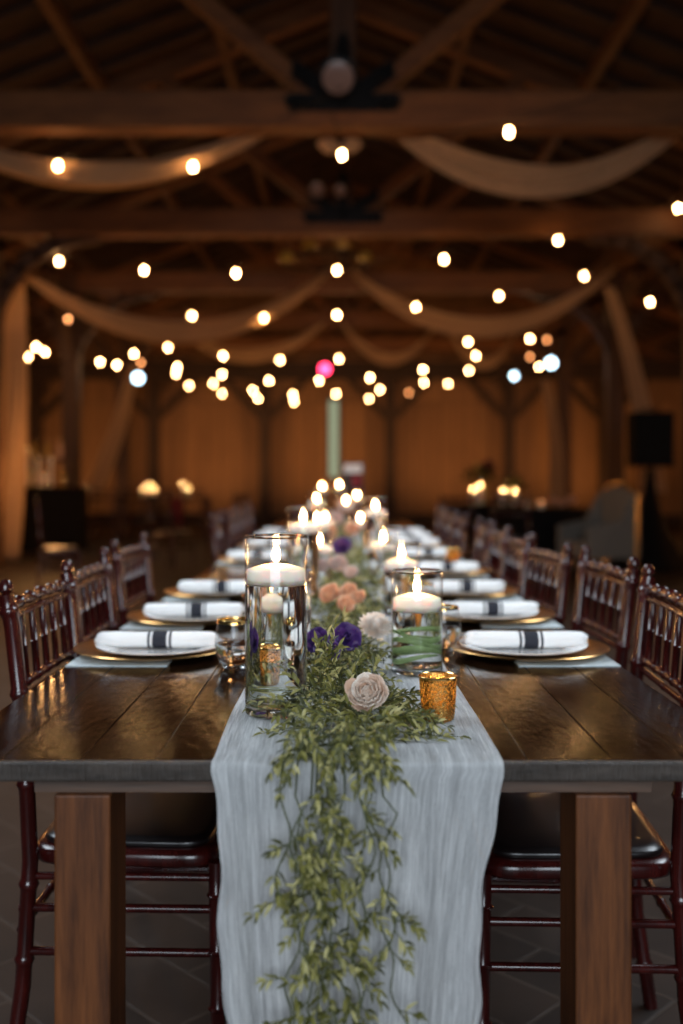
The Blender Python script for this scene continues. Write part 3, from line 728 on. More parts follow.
for side, lst in (('left', setL), ('right', setR)):
    s = -1 if side == 'left' else 1
    for i, (x, y, rz, sd) in enumerate(lst):
        w_ = "%s place from near end, table's %s side" % (OR2[i], side)
        p = first_or_copy(ST, 'paper', make_paper); p.location = (s*(THW-.102), y+.0-.008, TZ+.0002); p.rotation_euler.z = 0
        tag(p, 'pale paper under the charger, '+w_, 'paper', 'pale papers under the chargers')
        c = first_or_copy(ST, 'charger', make_charger); c.location = (x, y, TZ+.0020); tag(c, 'antique gold charger, '+w_, 'charger plate', 'gold chargers on the long table')
        c = first_or_copy(ST, 'plate', make_plate); c.location = (x-s*.012, y-.006, TZ+.0062); tag(c, 'white dinner plate, '+w_, 'plate', 'white dinner plates on the long table')
        k = 'napkin%d' % sd; c = first_or_copy(ST, k, lambda: make_napkin(sd)); c.location = (x-s*.005, y-.005, TZ+.0106); c.rotation_euler.z = rz
        tag(c, 'rolled white napkin with black bands, '+w_, 'napkin', 'rolled napkins on the plates')
        gx, gy = (-.210, y-.175) if side == 'left' else (.218, y+.03)
        if side == 'right' and i == 0: gx, gy = .214, 2.15
        c = first_or_copy(ST, 'tumbler', make_tumbler); c.location = (gx, gy, TZ+.0004)
        if i > 0: c.location = (s*.205, y-.03+.02*s-.16, TZ+.0004) if side == 'left' else (.203, y+.0, TZ+.0004)
        tag(c, 'stemless gold-rimmed water glass, '+w_, 'glass', 'stemless glasses on the long table')

# ------------------------------------------------------------------ candle vases
VR = .0485
def flame_mesh():
    q = MB(); q.lathe([(0, 0), (.0035, .0015), (.0058, .006), (.0064, .011), (.0054, .018), (.0030, .025), (.0010, .031), (0, .033)], 14); return q
def make_vase(h, blades=False):
    t = empty('cylinder_vase', (0, 0, 0)); wl = h-.068
    q = MB(); q.lathe([(VR-.001, .012), (VR, .014), (VR, h-.002), (VR-.0008, h)], 56); q.build('glass_wall', M['glass'], t)
    q = MB(); q.lathe([(VR+.0003, h-.0028), (VR+.0006, h), (VR-.0015, h+.0012), (VR-.0035, h), (VR-.003, h-.0028)], 56); q.build('rim', M['thick_glass'], t)
    q = MB(); q.lathe([(0, 0), (VR-.005, 0), (VR-.001, .003), (VR, .008), (VR-.001, .0125), (VR-.006, .0135), (0, .0125)], 56); q.build('thick_base', M['thick_glass'], t)
    q = MB(); q.lathe([(0, .0140), (VR-.0016, .0160), (VR-.0016, wl), (0, wl)], 56); q.build('water', M['water'], t)
    return t
def make_floater():
    t = empty('floating_candle', (0, 0, 0)); r = .0455
    q = MB(); q.lathe([(0, -.012), (r-.006, -.012), (r-.001, -.009), (r, -.002), (r, .010), (r-.002, .0125), (r-.012, .0155), (r*.45, .0192), (.006, .0198), (0, .0185)], 44); q.build('wax', M['wax'], t)
    q = MB(); q.tube([(0, 0, .018), (.0005, 0, .028)], .0011, 6); q.build('wick', M['wick'], t)
    o = flame_mesh().build('flame', M['flame'], t); o.location = (0, 0, .0225); return t
vases = [  # x, y, height, place words
    (-.104, 1.555, .276, "tall, nearest on the garland's left"),
    (.139, 1.880, .192, "short, nearest on the garland's right"),
    (-.108, 1.900, .192, "short, directly behind the tall near left one"),
    (-.119, 3.000, .276, "second tall one on the garland's left"),
    (.157, 2.690, .192, "second short one on the garland's right"),
    (.138, 3.420, .192, "third short one on the garland's right"),
    (.139, 4.300, .276, "nearest tall one on the garland's right"),
    (-.080, 3.360, .186, "short, behind the second tall left one"),
    (-.105, 4.10, .23, "medium, on the garland's left past the violet blooms"),
    (.085, 4.90, .200, "short, between garland and far right napkins"),
    (-.155, 5.90, .276, "third tall one on the garland's left"),
    (.098, 7.00, .276, "second tall one on the garland's right"),
    (-.165, 7.90, .33, 'very tall, left of two at the far end'),
    (-.030, 8.20, .34, 'very tall, right of two at the far end'),
    (-.09, 5.00, .20, "short, far along the garland's left"),
    (.02, 6.40, .25, "medium, in the middle of the far table"),
]
for x, y, h, wd in vases:
    v = first_or_copy(ST, 'v%.3f' % h, lambda: make_vase(h)); zt = TZ+.0045; v.location = (x, y, zt)
    tag(v, 'clear glass cylinder vase of water, '+wd, 'vase', 'cylinder vases along the garland')
    c = first_or_copy(ST, 'floater', make_floater); c.location = (x, y, zt+h-.068+.004)
    tag(c, 'lit white floating candle, vase '+wd, 'candle', 'floating candles in the cylinder vases')
def blades():
    q = MB()
    for k in range(4):
        z0 = .030+.014*k; ph = k*1.1; r = .041; n = 40; vs = []
        for i in range(n+1):
            a = ph+i/n*(2*pi*.92); z = z0+.008*sin(a*1.5+k); hw = .0055*sin(pi*min(1, (i+2)/(n+2)))**.5
            rr = r-.0015*k*.6-.001*sin(3*a)
            vs += [(rr*cos(a), rr*sin(a), z-hw), ((rr-.0012)*cos(a), (rr-.0012)*sin(a), z), (rr*cos(a), rr*sin(a), z+hw)]
        q.add(vs, [(3*i+j, 3*i+j+1, 3*i+j+4, 3*i+j+3) for i in range(n) for j in (0, 1)])
    o = q.build('leaf_blade', M['green_blade'], angle=None); o.location = (.139, 1.880, TZ+.0045); sm = o.modifiers.new('s', 'SOLIDIFY'); sm.thickness = .0008
    tag(o, 'pale green leaf blades curled inside the short near right vase', 'leaves')
blades()
def make_votive():
    t = empty('votive_holder', (0, 0, 0)); H = .066
    q = MB(); q.lathe([(0, 0), (.021, 0), (.0245, .003), (.0255, .010), (.0285, H-.004), (.0295, H), (.0280, H), (.0265, H-.005), (.0235, .012), (0, .009)], 44); q.build('mercury_cup', M['mercury'], t)
    q = MB(); q.lathe([(.0289, H-.0025), (.0299, H), (.0288, H+.0010), (.0277, H-.0005)], 44); q.build('rim', M['gold'], t); return t
def make_tea():
    t = empty('tea_light', (0, 0, 0))
    q = MB(); q.lathe([(0, 0), (.0185, 0), (.0188, .014), (.0170, .0155), (0, .0145)], 28); q.build('wax', M['wax'], t)
    q = MB(); q.tube([(0, 0, .014), (0, 0, .023)], .001, 6); q.build('wick', M['wick'], t)
    o = flame_mesh().build('flame', M['flame'], t); o.location = (0, 0, .019); o.scale = (.8, .8, .6); return t
for x, y, wd in ((.144, 1.516, 'at the near right corner of the runner'), (-.102, 1.800, 'between the tall and short near left vases'),
                 (.166, 2.42, 'just before the second short right vase'), (.148, 3.02, 'third on the right of the garland'),
                 (-.12, 2.50, 'on the left of the peach flowers'), (.470, 4.28, 'near the right edge between two place settings')):
    v = first_or_copy(ST, 'votive', make_votive); z = TZ+(.0045 if abs(x) < .2 else .0005); v.location = (x, y, z); tag(v, 'speckled gold votive cup '+wd, 'votive holder', 'gold votive cups on the long table')
    c = first_or_copy(ST, 'tea', make_tea); c.location = (x, y, z+.0125); tag(c, 'lit tea light in gold cup '+wd, 'candle', 'tea lights in the gold cups')

# ------------------------------------------------------------------ garland
leafq = MB(); stemq = MB()
def rnd(a, b): return random.uniform(a, b)
def leaf(q, p, d, up, L, wd, curl=.25):
    d = d.normalized(); s = d.cross(up)
    if s.length < .1: s = d.cross(Vector((1, 0, 0)))
    s.normalize(); n_ = s.cross(d)
    b = p; c1 = p+d*L*.38+n_*L*.02; c2 = p+d*L*.72-n_*L*curl*.25; t = p+d*L-n_*L*curl*.7
    h = n_*wd*.25
    q.add([b, c1-s*wd*.5+h, c1, c1+s*wd*.5+h, c2-s*wd*.36+h, c2, c2+s*wd*.36+h, t],
          [(0, 2, 1), (0, 3, 2), (1, 2, 5, 4), (2, 3, 6, 5), (4, 5, 7), (5, 6, 7)])
def sprig(p, d, L, grav, leafL=.027, step=.0085, thick=.0011, lq=None, pair=True):
    lq = lq or leafq
    p = Vector(p); d = Vector(d).normalized(); n_ = max(3, int(L/step)); pts = [p.copy()]; side = 1
    wob = Vector((rnd(-1, 1), rnd(-1, 1), rnd(-1, 1)))*.06
    for i in range(n_):
        d = (d+Vector((0, 0, -grav))+wob*rnd(.2, 1)).normalized(); p = p+d*step
        if p.y > TY0-.01 and p.z < TZ+.006 and abs(p.x) < .6: p.z = TZ+.006; d.z = max(d.z, .0)
        if p.y < TY0+.02 and p.z < TZ-.01: p.y = min(p.y, TY0-.058)
        pts.append(p.copy())
        k = 1-.45*i/n_
        for s in ((1, -1) if pair else (side,)):
            if random.random() < .12: continue
            ax = Vector((rnd(-1, 1), rnd(-1, 1), rnd(-.6, 1))); o = d.cross(ax)
            if o.length < .1: continue
            o.normalize(); dd = (d*rnd(.5, .95)+o*s*rnd(.5, .9)+Vector((0, 0, -grav*1.2))).normalized()
            leaf(lq, p, dd, Vector((rnd(-.4, .4), rnd(-.8, .1), 1)), leafL*k*rnd(.65, 1.15), leafL*.23*rnd(.8, 1.2), rnd(-.05, .4))
        side = -side
    leaf(lq, p, d, Vector((0, -.5, 1)), leafL*.8, leafL*.2)
    stemq.tube(pts, [thick*(1-.6*i/len(pts)) for i in range(len(pts))], 4, cap=False); return pts
def gx(y): return .022*sin(y*2.1+.4)+.012
y = 1.325
while y < 8.0:
    near = y < 2.3; dens = (3 if y < 1.42 else 6) if near else 5 if y < 3.5 else 4
    for k in range(dens):
        base = Vector((gx(y)+random.gauss(0, .030), y+rnd(-.01, .01), TZ+rnd(.008, .030 if y < 1.7 else .05)))
        a = rnd(0, 2*pi); d = Vector((cos(a)*.9, sin(a)*.8-.25, rnd(.0, .45)))
        f_ = 1 if near else 1.35 if y < 3.5 else 1.8
        sprig(base, d, rnd(.04, .10), .08, .027*f_ if near else .03*f_, .0115*f_)
    y += .022 if near else .045 if y < 3.5 else .10
for k in range(14):      # sprays sticking up among the flowers
    y = rnd(1.5, 1.95); sprig((gx(y)+rnd(-.06, .05), y, TZ+.03), (rnd(-.4, .4), rnd(-.5, .1), 1), rnd(.05, .09), .02, .030)
for k in range(15):      # sprays spilling over the runner towards the votive and the left vase
    y = rnd(1.40, 1.6); s = random.choice((-.6, 1, 1)); sprig((gx(y)+s*.04, y, TZ+.03), (s*.8, rnd(-.5, .2), .25), rnd(.07, .13), .07, .024)
# the part that spills over the table end and hangs
TRAIL = []
def strand(x0, zend, sway, ph, dense):
    pts = [Vector((x0*.7+.0, 1.40, TZ+.035)), Vector((x0*.85, 1.34, TZ+.034)), Vector((x0*.95, 1.285, TZ+.018)), Vector((x0, 1.258, TZ-.03))]
    z = TZ-.03
    while z > zend:
        z -= .012; u = (TZ-z)/.45
        pts.append(Vector((x0+sway*u+.012*sin(ph+u*7)+.006*sin(ph*3+u*31), 1.236-.012*abs(sin(ph+u*5)), z)))
    sq = MB(); sq.tube(pts, .0012, 4, cap=False); TRAIL.append(sq)
    for i in range(2, len(pts)):
        for r_ in range(1 if random.random() < dense else 0):
            s = random.choice((-1, 1)); L = rnd(.018, .042)
            sprig(pts[i], (s*rnd(.2, 1), rnd(-.6, -.05), rnd(-.7, .25)), L, .10, .0215, .0076)
    return pts
for x0, ze, sw, ph, de in [(-.060, .43, .004, 0, .45), (-.034, .24, .005, 1.3, .8), (-.012, .20, -.012, 2.2, .85), (.002, .24, .018, 3.1, .8), (.020, .36, .012, .6, .55),
                       (-.040, .30, -.05, 4, .4), (.036, .56, .030, 5, .6), (.05, .46, .034, 1.8, .32), (-.02, .22, .02, 2.8, .7), (-.08, .62, .00, 1.0, .5)]:
    strand(x0, ze, sw, ph, de)
for k in range(24):      # thick tuft where it rolls over the edge
    x = random.gauss(-.005, .035); yy = rnd(1.27, 1.36); sprig((x, yy, TZ+rnd(.01, .05)), (rnd(-.8, .8), -1, rnd(-.3, .6)), rnd(.05, .10), .12, .024)
gar = empty('garland', (0, TY0, TZ)); tag(gar, 'leafy green garland along the runner, spilling over the near table end', 'garland')
o = leafq.build('foliage', M['leaf'], gar, angle=None); o.location = (0, -TY0, -TZ); tag(o, kind='stuff')
o = stemq.build('stems', M['stem'], gar, angle=None); o.location = (0, -TY0, -TZ); tag(o, kind='stuff')
for sq in TRAIL: o = sq.build('trailing_stem', M['stem'], gar, angle=None); o.location = (0, -TY0, -TZ)

# ------------------------------------------------------------------ flowers
def petal_quad(q, c, out, up, L, wd, cup, ripple=0, tip=.5, thin=0):
    """rounded petal: grid 5x4 curving up from c along out"""
    out = out.normalized(); s = out.cross(up).normalized(); up = s.cross(out).normalized(); n_, m_ = 5, 4; vs = []
    for i in range(n_+1):
        u = i/n_; ang = cup*u; cen = c+(out*sin(max(.001, 1))*0)+out*L*(sin(ang)/cup if abs(cup) > .01 else u)*1.0+up*L*((1-cos(ang))/cup if abs(cup) > .01 else 0)
        ww = wd*(sin(pi*(.12+.80*u))**tip)*(1 if u < 1 else .55)
        for j in range(m_+1):
            v = j/m_*2-1; vs.append(cen+s*v*ww/2+up*(ww*.22*v*v+ripple*sin(v*7+u*5)))
    q.add(vs, [(i*(m_+1)+j, i*(m_+1)+j+1, (i+1)*(m_+1)+j+1, (i+1)*(m_+1)+j) for i in range(n_) for j in range(m_)])
def flower(kind, loc, r, face, label, cat='flower', grp=None):
    t = empty({'rose': 'rose', 'dahlia': 'dahlia', 'violet': 'orchid_bloom'}[kind[0]], loc); tag(t, label, cat, grp)
    zq = Vector(face).to_track_quat('Z', 'Y'); t.rotation_mode = 'QUATERNION'; t.rotation_quaternion = zq
    q = MB()
    if kind[0] == 'dahlia':
        for ring in range(9):
            k = ring/8; n_ = int(20-9*k); el = R(2+80*k)
            for i in range(n_):
                a = 2*pi*(i+.5*(ring % 2))/n_+rnd(-.06, .06); out = Vector((cos(a)*cos(el), sin(a)*cos(el), sin(el)))
                L = r*(1-.42*k)*rnd(.9, 1.05); petal_quad(q, Vector((cos(a)*r*.06, sin(a)*r*.06, r*.30*k)), out, Vector((0, 0, 1)) if el < 1.2 else Vector((-cos(a), -sin(a), .2)), L, r*.24, .5, 0, .6)
    elif kind[0] == 'rose':
        for ring in range(8):
            k = ring/7; n_ = 7-int(3*k); el = R(12+68*k)
            for i in range(n_):
                a = 2*pi*i/n_+ring*.9+rnd(-.15, .15); out = Vector((cos(a)*cos(el), sin(a)*cos(el), sin(el)))
                inn = Vector((-cos(a)*sin(el), -sin(a)*sin(el), cos(el)))
                petal_quad(q, Vector((cos(a)*r*.10*(1-k), sin(a)*r*.10*(1-k), r*.1*k)), out, inn, r*(1-.35*k)*rnd(.88, 1.08), r*(.85-.45*k), .9, r*.065, .5)
    else:
        for i in range(5):
            a = 2*pi*i/5+.4; el = R(18); out = Vector((cos(a)*cos(el), sin(a)*cos(el), sin(el)))
            petal_quad(q, Vector((0, 0, 0)), out, Vector((0, 0, 1)), r*1.0, r*1.05, .55, r*.07, .42)
        for i in range(3):
            a = 2*pi*i/3; el = R(55); out = Vector((cos(a)*cos(el), sin(a)*cos(el), sin(el)))
            petal_quad(q, Vector((0, 0, r*.05)), out, Vector((-cos(a), -sin(a), .4)), r*.62, r*.6, .9, r*.05, .45)
    o = q.build('petals', M[kind[1]], t, angle=None); sm = o.modifiers.new('s', 'SOLIDIFY'); sm.thickness = .0006
    c = MB(); c.lathe([(0, -r*.12), (r*.14, -r*.08), (r*.16, 0), (0, r*.05)], 10); c.build('calyx', M['stem'], t)
    s = MB(); s.tube([(0, 0, -r*.1), (.002, 0, -r*.9)], r*.05, 6); s.build('stem', M['stem'], t)
    return t
G = 'blooms tucked into the garland'
def F(px, py, d): return P(px, py, d)
flower(('rose', 'p_taupe'), F(368, 697, 1.49), .037, (-.1, -.8, .6), 'cream and blush bloom lying in the garland nearest the table end', grp=G)
flower(('violet', 'p_violet'), F(320, 643, 1.80), .030, (-.3, -.8, .45), 'deep violet bloom nearest the tall glass vase', grp=G)
flower(('violet', 'p_violet'), F(345, 640, 1.83), .034, (.25, -.85, .45), 'deep violet bloom on the right of the violet pair', grp=G)
flower(('violet', 'p_violet'), F(331, 652, 1.78), .022, (0, -.9, .3), 'small dark violet bloom below the violet pair', grp=G)
flower(('dahlia', 'p_white'), F(375, 629, 1.98), .036, (.1, -.6, .8), 'spiky white bloom between the violet pair and the short vase', grp=G)
for px, py, d, r, wd in ((330, 596, 2.34, .030, 'leftmost of the peach cluster'), (349, 594, 2.42, .028, 'highest of the peach cluster'), (344, 606, 2.28, .026, 'lowest of the peach cluster'), (359, 599, 2.36, .022, 'smallest at the right of the peach cluster')):
    flower(('rose', 'p_peach'), F(px, py, d), r, (rnd(-.3, .3), -.8, .6), 'peach rose, '+wd, grp=G)
for px, py, d, r, k, wd in ((322, 568, 3.05, .030, 'p_pink', 'pale pink rose left of the garland behind the peach cluster'), (338, 566, 3.0, .034, 'p_pink', 'larger pale pink rose behind the peach cluster'),
                            (352, 574, 2.85, .024, 'p_pink', 'small pale pink rose right behind the peach cluster'),
                            (343, 549, 3.55, .045, 'p_violet', 'dark violet bloom behind the pale pink roses'), (328, 535, 4.4, .05, 'p_peach', 'peach rose past the far violet bloom, left'),
                            (352, 531, 4.7, .045, 'p_peach', 'peach rose past the far violet bloom, right'), (336, 522, 5.4, .06, 'p_pink', 'pink rose on the far table garland'), (345, 508, 6.6, .07, 'p_peach', 'peach rose at the far end of the garland')):
    flower(('violet' if 'violet' in k else 'rose', k), F(px, py, d), r, (rnd(-.3, .3), -.8, .6), wd, grp=G)

# ------------------------------------------------------------------ background furniture
def round_table(x, y, r, label, cloth='black_cloth', h=.76):
    t = empty('round_table', (x, y, 0)); tag(t, label, 'table')
    q = MB(); q.lathe([(0, h-.03), (r, h-.03), (r+.005, h-.015), (r, h), (0, h)], 40); q.build('tabletop', M['top'], t)
    q = MB(); q.lathe([(.05, .05), (.04, .3), (.04, h-.03)], 12); q.lathe([(0, 0), (.32, 0), (.30, .04), (.05, .06)], 20); q.build('pedestal', M['black_metal'], t)
    c = MB(); n_ = 80; vs = []
    for k in range(9):
        u = k/8
        for i in range(n_):
            a = 2*pi*i/n_; rr = r+.012+(.03*u*sin(a*13)+.02*u); vs.append((rr*cos(a), rr*sin(a), h+.004-u*.55))
    for i in range(n_):
        a = 2*pi*i/n_; vs.append((r*.98*cos(a), r*.98*sin(a), h+.008))
    vs.append((0, 0, h+.008)); L = 9*n_
    c.add(vs, [(k*n_+i, k*n_+(i+1) % n_, (k+1)*n_+(i+1) % n_, (k+1)*n_+i) for k in range(8) for i in range(n_)]+[(L+i, L+(i+1) % n_, (i+1) % n_, i) for i in range(n_)]+[(L+i, L+n_, L+(i+1) % n_) for i in range(n_)])
    o = c.build('tablecloth', M[cloth], angle=None); o.location = (x, y, 0); tag(o, 'dark cloth draped over the '+label.split(' ', 1)[1] if False else 'black cloth hanging over the '+label, 'tablecloth')
    return t
# left banquet table
def banquet(x0, x1, y, label):
    t = empty('banquet_table', ((x0+x1)/2, y, 0)); tag(t, label, 'table'); L = x1-x0
    q = MB(); q.box((0, 0, .745), (L, .76, .03)); q.build('tabletop', M['top'], t, smooth=False)
    for sx in (-1, 1):
        for sy in (-1, 1): q = MB(); q.box((sx*(L/2-.1), sy*.3, .365), (.08, .08, .73)); q.build('leg', M['leg_wood'], t, smooth=False)
    return t
banquet(-5.2, -2.55, 19.45, 'dark banquet table before the far wall, left of the long table')
round_table(2.38, 12.15, .58, 'round table beside the winged armchair on the right')
round_table(1.85, 13.6, .55, 'round table with flowers and candles, right of the long table')
GB = 'mahogany chairs around the left banquet table'
for i, x in enumerate((-5.0, -4.45, -3.9, -3.35, -2.8)):
    chair(x, 18.82, pi/2, 'mahogany chair at the left banquet table, back to the room, %s from the left' % OR2[i], GB)
chair(-2.72, 9.6, .3, 'dark chair standing alone in front of the left bar', 'loose mahogany chairs')
chair(-2.15, 12.6, -.5, 'dark chair between the long table and the left banquet table', 'loose mahogany chairs')
chair(-1.55, 13.4, 2.8, 'dark chair behind the far left end of the long table', 'loose mahogany chairs')
chair(1.25, 11.7, 1.9, 'dark chair beside the flower table on the right', 'loose mahogany chairs')
chair(1.9, 11.2, 1.3, 'dark chair between the two right round tables', 'loose mahogany chairs')
def far_candle(p, ztab, label, kind='flame', r=.045):
    t = empty('candle_glass', (p.x, p.y, ztab)); tag(t, label, 'candle', 'candles on the far tables'); h = max(.05, p.z-ztab)
    q = MB(); q.lathe([(0, 0), (r, 0), (r, h+.06)], 20); q.build('glass_wall', M['glass'], t)
    q = MB(); q.lathe([(0, .005), (r-.005, .005), (r-.005, max(.02, h-.02)), (0, max(.02, h-.02))], 16); q.build('wax', M['wax'], t)
    o = flame_mesh().build('flame', M[kind], t); o.scale = (1.1, 1.1, .5); o.location = (0, 0, h-.02); return t
for px, py, wd in ((143, 489, 'left candle of the three'), (149, 483, 'rear candle of the three'), (155, 489, 'right candle of the three'), (183, 483, 'left candle of the pair'), (189, 488, 'right candle of the pair')):
    far_candle(P(px, py, 19.6 if wd[0] != 'r' or 'rear' not in wd else 19.8), .76, wd+' on the left banquet table')
for px, py, d, wd in ((480, 484, 13.5, 'tallest candle left on the flower table'), (473, 489, 13.4, 'low candle at the left rim of the flower table'), (503, 489, 13.25, 'left candle of the right pair on the flower table'), (515, 490, 13.2, 'right candle of the right pair on the flower table'),
                      (528, 501, 11.9, 'left small candle on the black clothed round table'), (541, 501, 11.8, 'right small candle on the black clothed round table')):
    far_candle(P(px, py, d), .77, wd, 'flame' if px < 520 else 'bulb_dim')
# centrepiece with dark bloom, yellow greenery
def bouquet(loc, label, s=1.0):
    t = empty('bouquet', loc); tag(t, label, 'flowers')
    q = MB(); q.lathe([(0, 0), (.06*s, 0), (.08*s, .1*s), (.06*s, .18*s), (.055*s, .18*s)], 16); q.build('vase', M['amber_shade'], t)
    l = MB()
    for k in range(90):
        d = Vector((random.gauss(0, 1), random.gauss(0, 1), abs(random.gauss(.3, .7)))).normalized(); leaf(l, Vector((0, 0, .2*s))+d*rnd(.04, .13)*s, d, Vector((0, 0, 1)), .09*s, .035*s)
    l.build('foliage', M['leaf'], t, angle=None)
    return t
bouquet(P(509, 512, 12.5)-Vector((0, 0, .12)) if False else Vector((2.30, 13.45, .77)), 'yellow green leafy bouquet on the flower table at the right', 1.1)
b2 = bouquet(Vector((1.90, 13.95, .77)), 'tall bouquet with a dark red bloom above the flower table', 1.5)
q = MB(); q.tube([(0, 0, .2), (.1, 0, .45)], .012, 6); q.build('stem', M['stem'], b2)
q = MB()
for k in range(60):
    d = Vector((random.gauss(0, 1), random.gauss(0, 1), random.gauss(0, 1))).normalized(); petal_quad(q, Vector((.12, 0, .5)), d, Vector((.1, .2, 1)), .12, .09, .8)
q.build('bloom', M['p_dark'], b2, angle=None)
for k, (px, py) in enumerate(((553, 503), (562, 505), (571, 502))):
    flower(('rose', 'p_peach'), P(px, py, 11.7), .07, (0, -.7, .7), 'peach rose on the black clothed round table, %s from the left' % OR2[k], grp='peach roses on the right round table')
# winged armchair
def armchair():
    t = empty('wing_armchair', (2.70, 10.6, 0)); t.rotation_euler.z = R(196); tag(t, 'grey winged armchair with pale gold frame beside the round table', 'armchair')
    def shp(nm, pts, th, m, off):     # extruded outline in the y-z plane
        q = MB(); n_ = len(pts); vs = [(off, y_, z_) for y_, z_ in pts]+[(off+th, y_, z_) for y_, z_ in pts]
        q.add(vs, [tuple(range(n_-1, -1, -1)), tuple(range(n_, 2*n_))]+[(i, (i+1) % n_, n_+(i+1) % n_, n_+i) for i in range(n_)]); o = q.build(nm, M[m], t, smooth=False); bevel(o, .02, 2); return o
    shp('backrest', [(-.30, .38), (.30, .38), (.34, .95), (.2, 1.02), (0, 1.05), (-.2, 1.02), (-.34, .95)], .10, 'grey_uph', -.30)
    q = MB(); q.tube([(-.25, a, b) for a, b in [(-.32, .06), (-.33, .30), (-.36, .95), (-.2, 1.04), (0, 1.07), (.2, 1.04), (.36, .95), (.33, .30), (.32, .06)]], .022, 8); q.build('back_frame', M['gold'], t)
    for s in (-1, 1):
        q = MB(); q.add([(-.3, s*.33, .3), (.3, s*.33, .3), (.3, s*.33, .62), (-.05, s*.35, .68), (-.22, s*.36, .98), (-.3, s*.34, .98), (-.3, s*.28, .3), (.3, s*.28, .3), (.3, s*.28, .62), (-.05, s*.30, .68), (-.22, s*.31, .98), (-.3, s*.29, .98)],
                        [(5,4,3,2,1,0), (6,7,8,9,10,11)]+[(i, (i+1) % 6, 6+(i+1) % 6, 6+i) for i in range(6)]); q.build('wing', M['grey_uph'], t, smooth=False)
        for x in (-.27, .27): q = MB(); q.tube([(x, s*.29, 0), (x, s*.29, .3)], [.015, .025], 8); q.build('leg', M['gold'], t)
    q = MB(); q.box((0, 0, .38), (.56, .55, .16)); o = q.build('seat', M['grey_uph'], t, smooth=False); bevel(o, .03, 3)
armchair()
# loudspeaker on skirted tripod
sp = empty('loudspeaker', (3.84, 12.5, 1.27)); tag(sp, 'black loudspeaker on a skirted stand beside the right posts', 'loudspeaker')
q = MB(); q.box((0, 0, .34), (.50, .38, .68)); o = q.build('cabinet', M['black_cloth'], sp, smooth=False); bevel(o, .03, 3)
q = MB(); q.box((0, -.195, .34), (.45, .02, .63)); o = q.build('grille', M['grille'], sp, smooth=False); bevel(o, .008, 2)
q = MB(); q.tube([(-.1, 0, .69), (-.1, 0, .72), (.1, 0, .72), (.1, 0, .69)], .01, 6); q.build('handle', M['black_metal'], sp)
st = empty('speaker_stand', (3.84, 12.5, 0)); tag(st, 'speaker stand hidden under a black stretch skirt', 'stand')
q = MB(); q.tube([(0, 0, .2), (0, 0, 1.265)], .02, 10); q.build('pole', M['black_metal'], st)
for k in range(3):
    a = k*2*pi/3+.5; q = MB(); q.tube([(.02*cos(a), .02*sin(a), .75), (.50*cos(a), .50*sin(a), .02)], .014, 8); q.build('leg', M['black_metal'], st)
q = MB(); vs = []; n_ = 30
for k in range(14):
    u = k/13; z = 1.22*(1-u)+.03
    for i in range(n_):
        a = 2*pi*i/n_; r = .05+.42*u**1.9*(1+.14*cos(3*(a-.5))); vs.append((r*cos(a), r*sin(a), z))
q.add(vs, [(k*n_+i, k*n_+(i+1) % n_, (k+1)*n_+(i+1) % n_, (k+1)*n_+i) for k in range(13) for i in range(n_)]); q.build('skirt', M['black_cloth'], st, angle=None)
for px, nm in ((619, 'left'), (628, 'right')):
    c = can_lamp(P(px, 547, 13.0), 'bulb_cool', 'small cool floor light by the speaker stand, %s of two' % nm, .03, 'floor_lamp'); c.location.z = .16
    for k in c.children: pass
# bar with lit bottles at the left
bar = empty('bar_counter', (-5.0, 15.6, 0)); tag(bar, 'dark bar counter with back shelves at the far left', 'bar')
q = MB(); q.box((0, 0, .48), (1.9, .55, .96)); q.build('body', M['black_cloth'], bar, smooth=False)
q = MB(); q.box((0, 0, .98), (2.0, .65, .04)); q.build('countertop', M['top'], bar, smooth=False)
q = MB()
for z in (1.42,): q.box((0, .15, z), (1.5, .22, .03))
for x in (-.73, .73): q.box((x, .15, 1.2), (.04, .22, .44))
q.build('shelf', M['post'], bar, smooth=False)
def bottle(m):
    t = empty('bottle', (0, 0, 0)); q = MB(); q.lathe([(0, 0), (.036, 0), (.038, .01), (.038, .17), (.030, .20), (.014, .225), (.013, .28), (0, .28)], 16); q.build('body', m, t)
    q = MB(); q.lathe([(.0145, .255), (.0150, .29), (0, .291)], 10); q.build('cap', M['gold'], t); return t
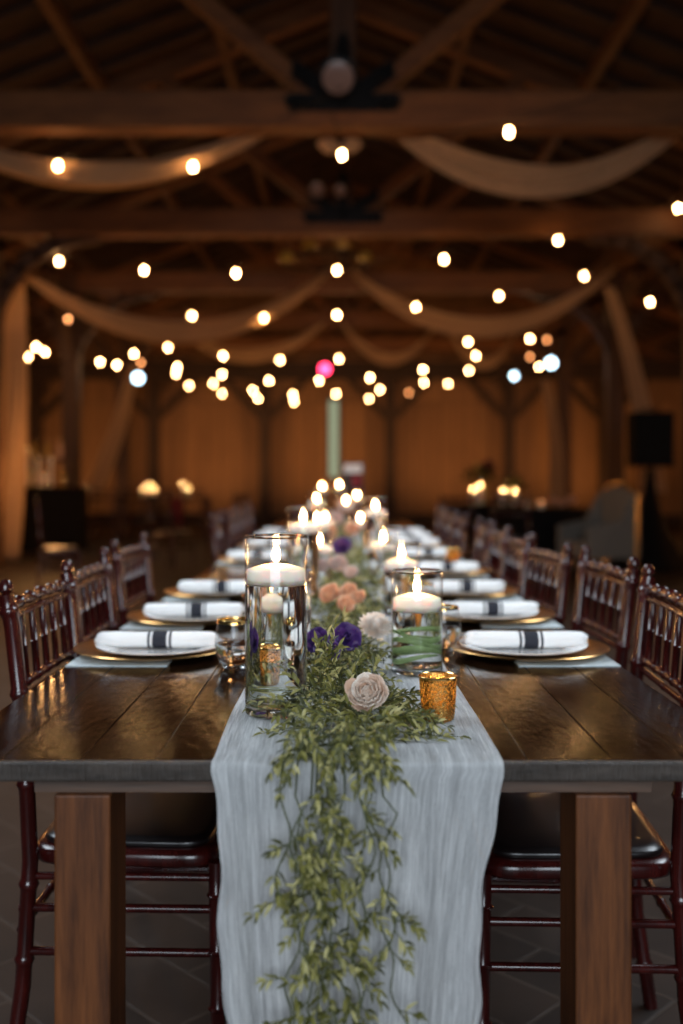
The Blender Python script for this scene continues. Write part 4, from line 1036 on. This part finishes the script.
amb = plain('amber_bottle_glass', (.65, .42, .10), .1, trans=.3); clr = plain('peach_bottle_glass', (.80, .48, .32), .15, trans=.2)
bp = {}
k = 0
for z, xs in ((1.0, (-.66, -.5, -.36, -.22, -.05, .1, .26, .42, .6)), (1.436, (-.6, -.44, -.2, -.05, .14, .34, .55))):
    for x in xs:
        kind = ('amber', amb) if (k*7) % 3 else ('peach', clr)
        o = first_or_copy(bp, kind[0], lambda: bottle(kind[1])); o.location = (-5.0+x, 15.6+.14, z+.001)
        tag(o, '%s liquor bottle on the left bar, %s, %s from the left' % (kind[0], 'on the counter' if z < 1.2 else 'on the upper shelf', (OR2+['ninth'])[xs.index(x)]), 'bottle', 'bottles on the left bar'); k += 1
for px, py in ((28, 448), (38, 457), (45, 475), (51, 457), (3, 474), (20, 468)):
    far_candle(P(px, py, 15.35), max(1.001, P(px, py, 15.35).z-.05) if False else 1.001, 'small glowing tea glass before the bar bottles, %s from the left' % {3: 'first', 20: 'second', 28: 'third', 38: 'fourth', 45: 'fifth', 51: 'sixth'}[px], 'tea_glow', .03)
# burgundy napkins / white cards hanging on the left banquet table
for x in (-3.18,):
    q = MB(); q.box((x, 19.055, .48), (.24, .012, .55)); o = q.build('table_cloth_panel', M['red_cloth'], smooth=False); tag(o, 'burgundy cloth hanging from the left banquet table', 'cloth')
# sign card at the far end of the long table
sg = empty('card_sign', (.085, 8.5, TZ)); tag(sg, 'small framed card, white above dark and red, at the far end of the long table', 'sign')
q = MB(); q.tube([(0, 0, 0), (0, 0, .26)], .008, 8); q.lathe([(0, 0), (.05, 0), (.045, .012), (0, .014)], 16); q.build('stand', M['black_metal'], sg)
q = MB(); q.box((0, 0, .37), (.17, .012, .25)); q.build('frame', M['black_metal'], sg, smooth=False)
q = MB(); q.box((0, -.007, .45), (.155, .004, .075)); q.build('white_band', M['linen'], sg, smooth=False)
q = MB(); q.box((.03, -.007, .345), (.085, .004, .10)); q.build('red_patch', M['red_cloth'], sg, smooth=False)
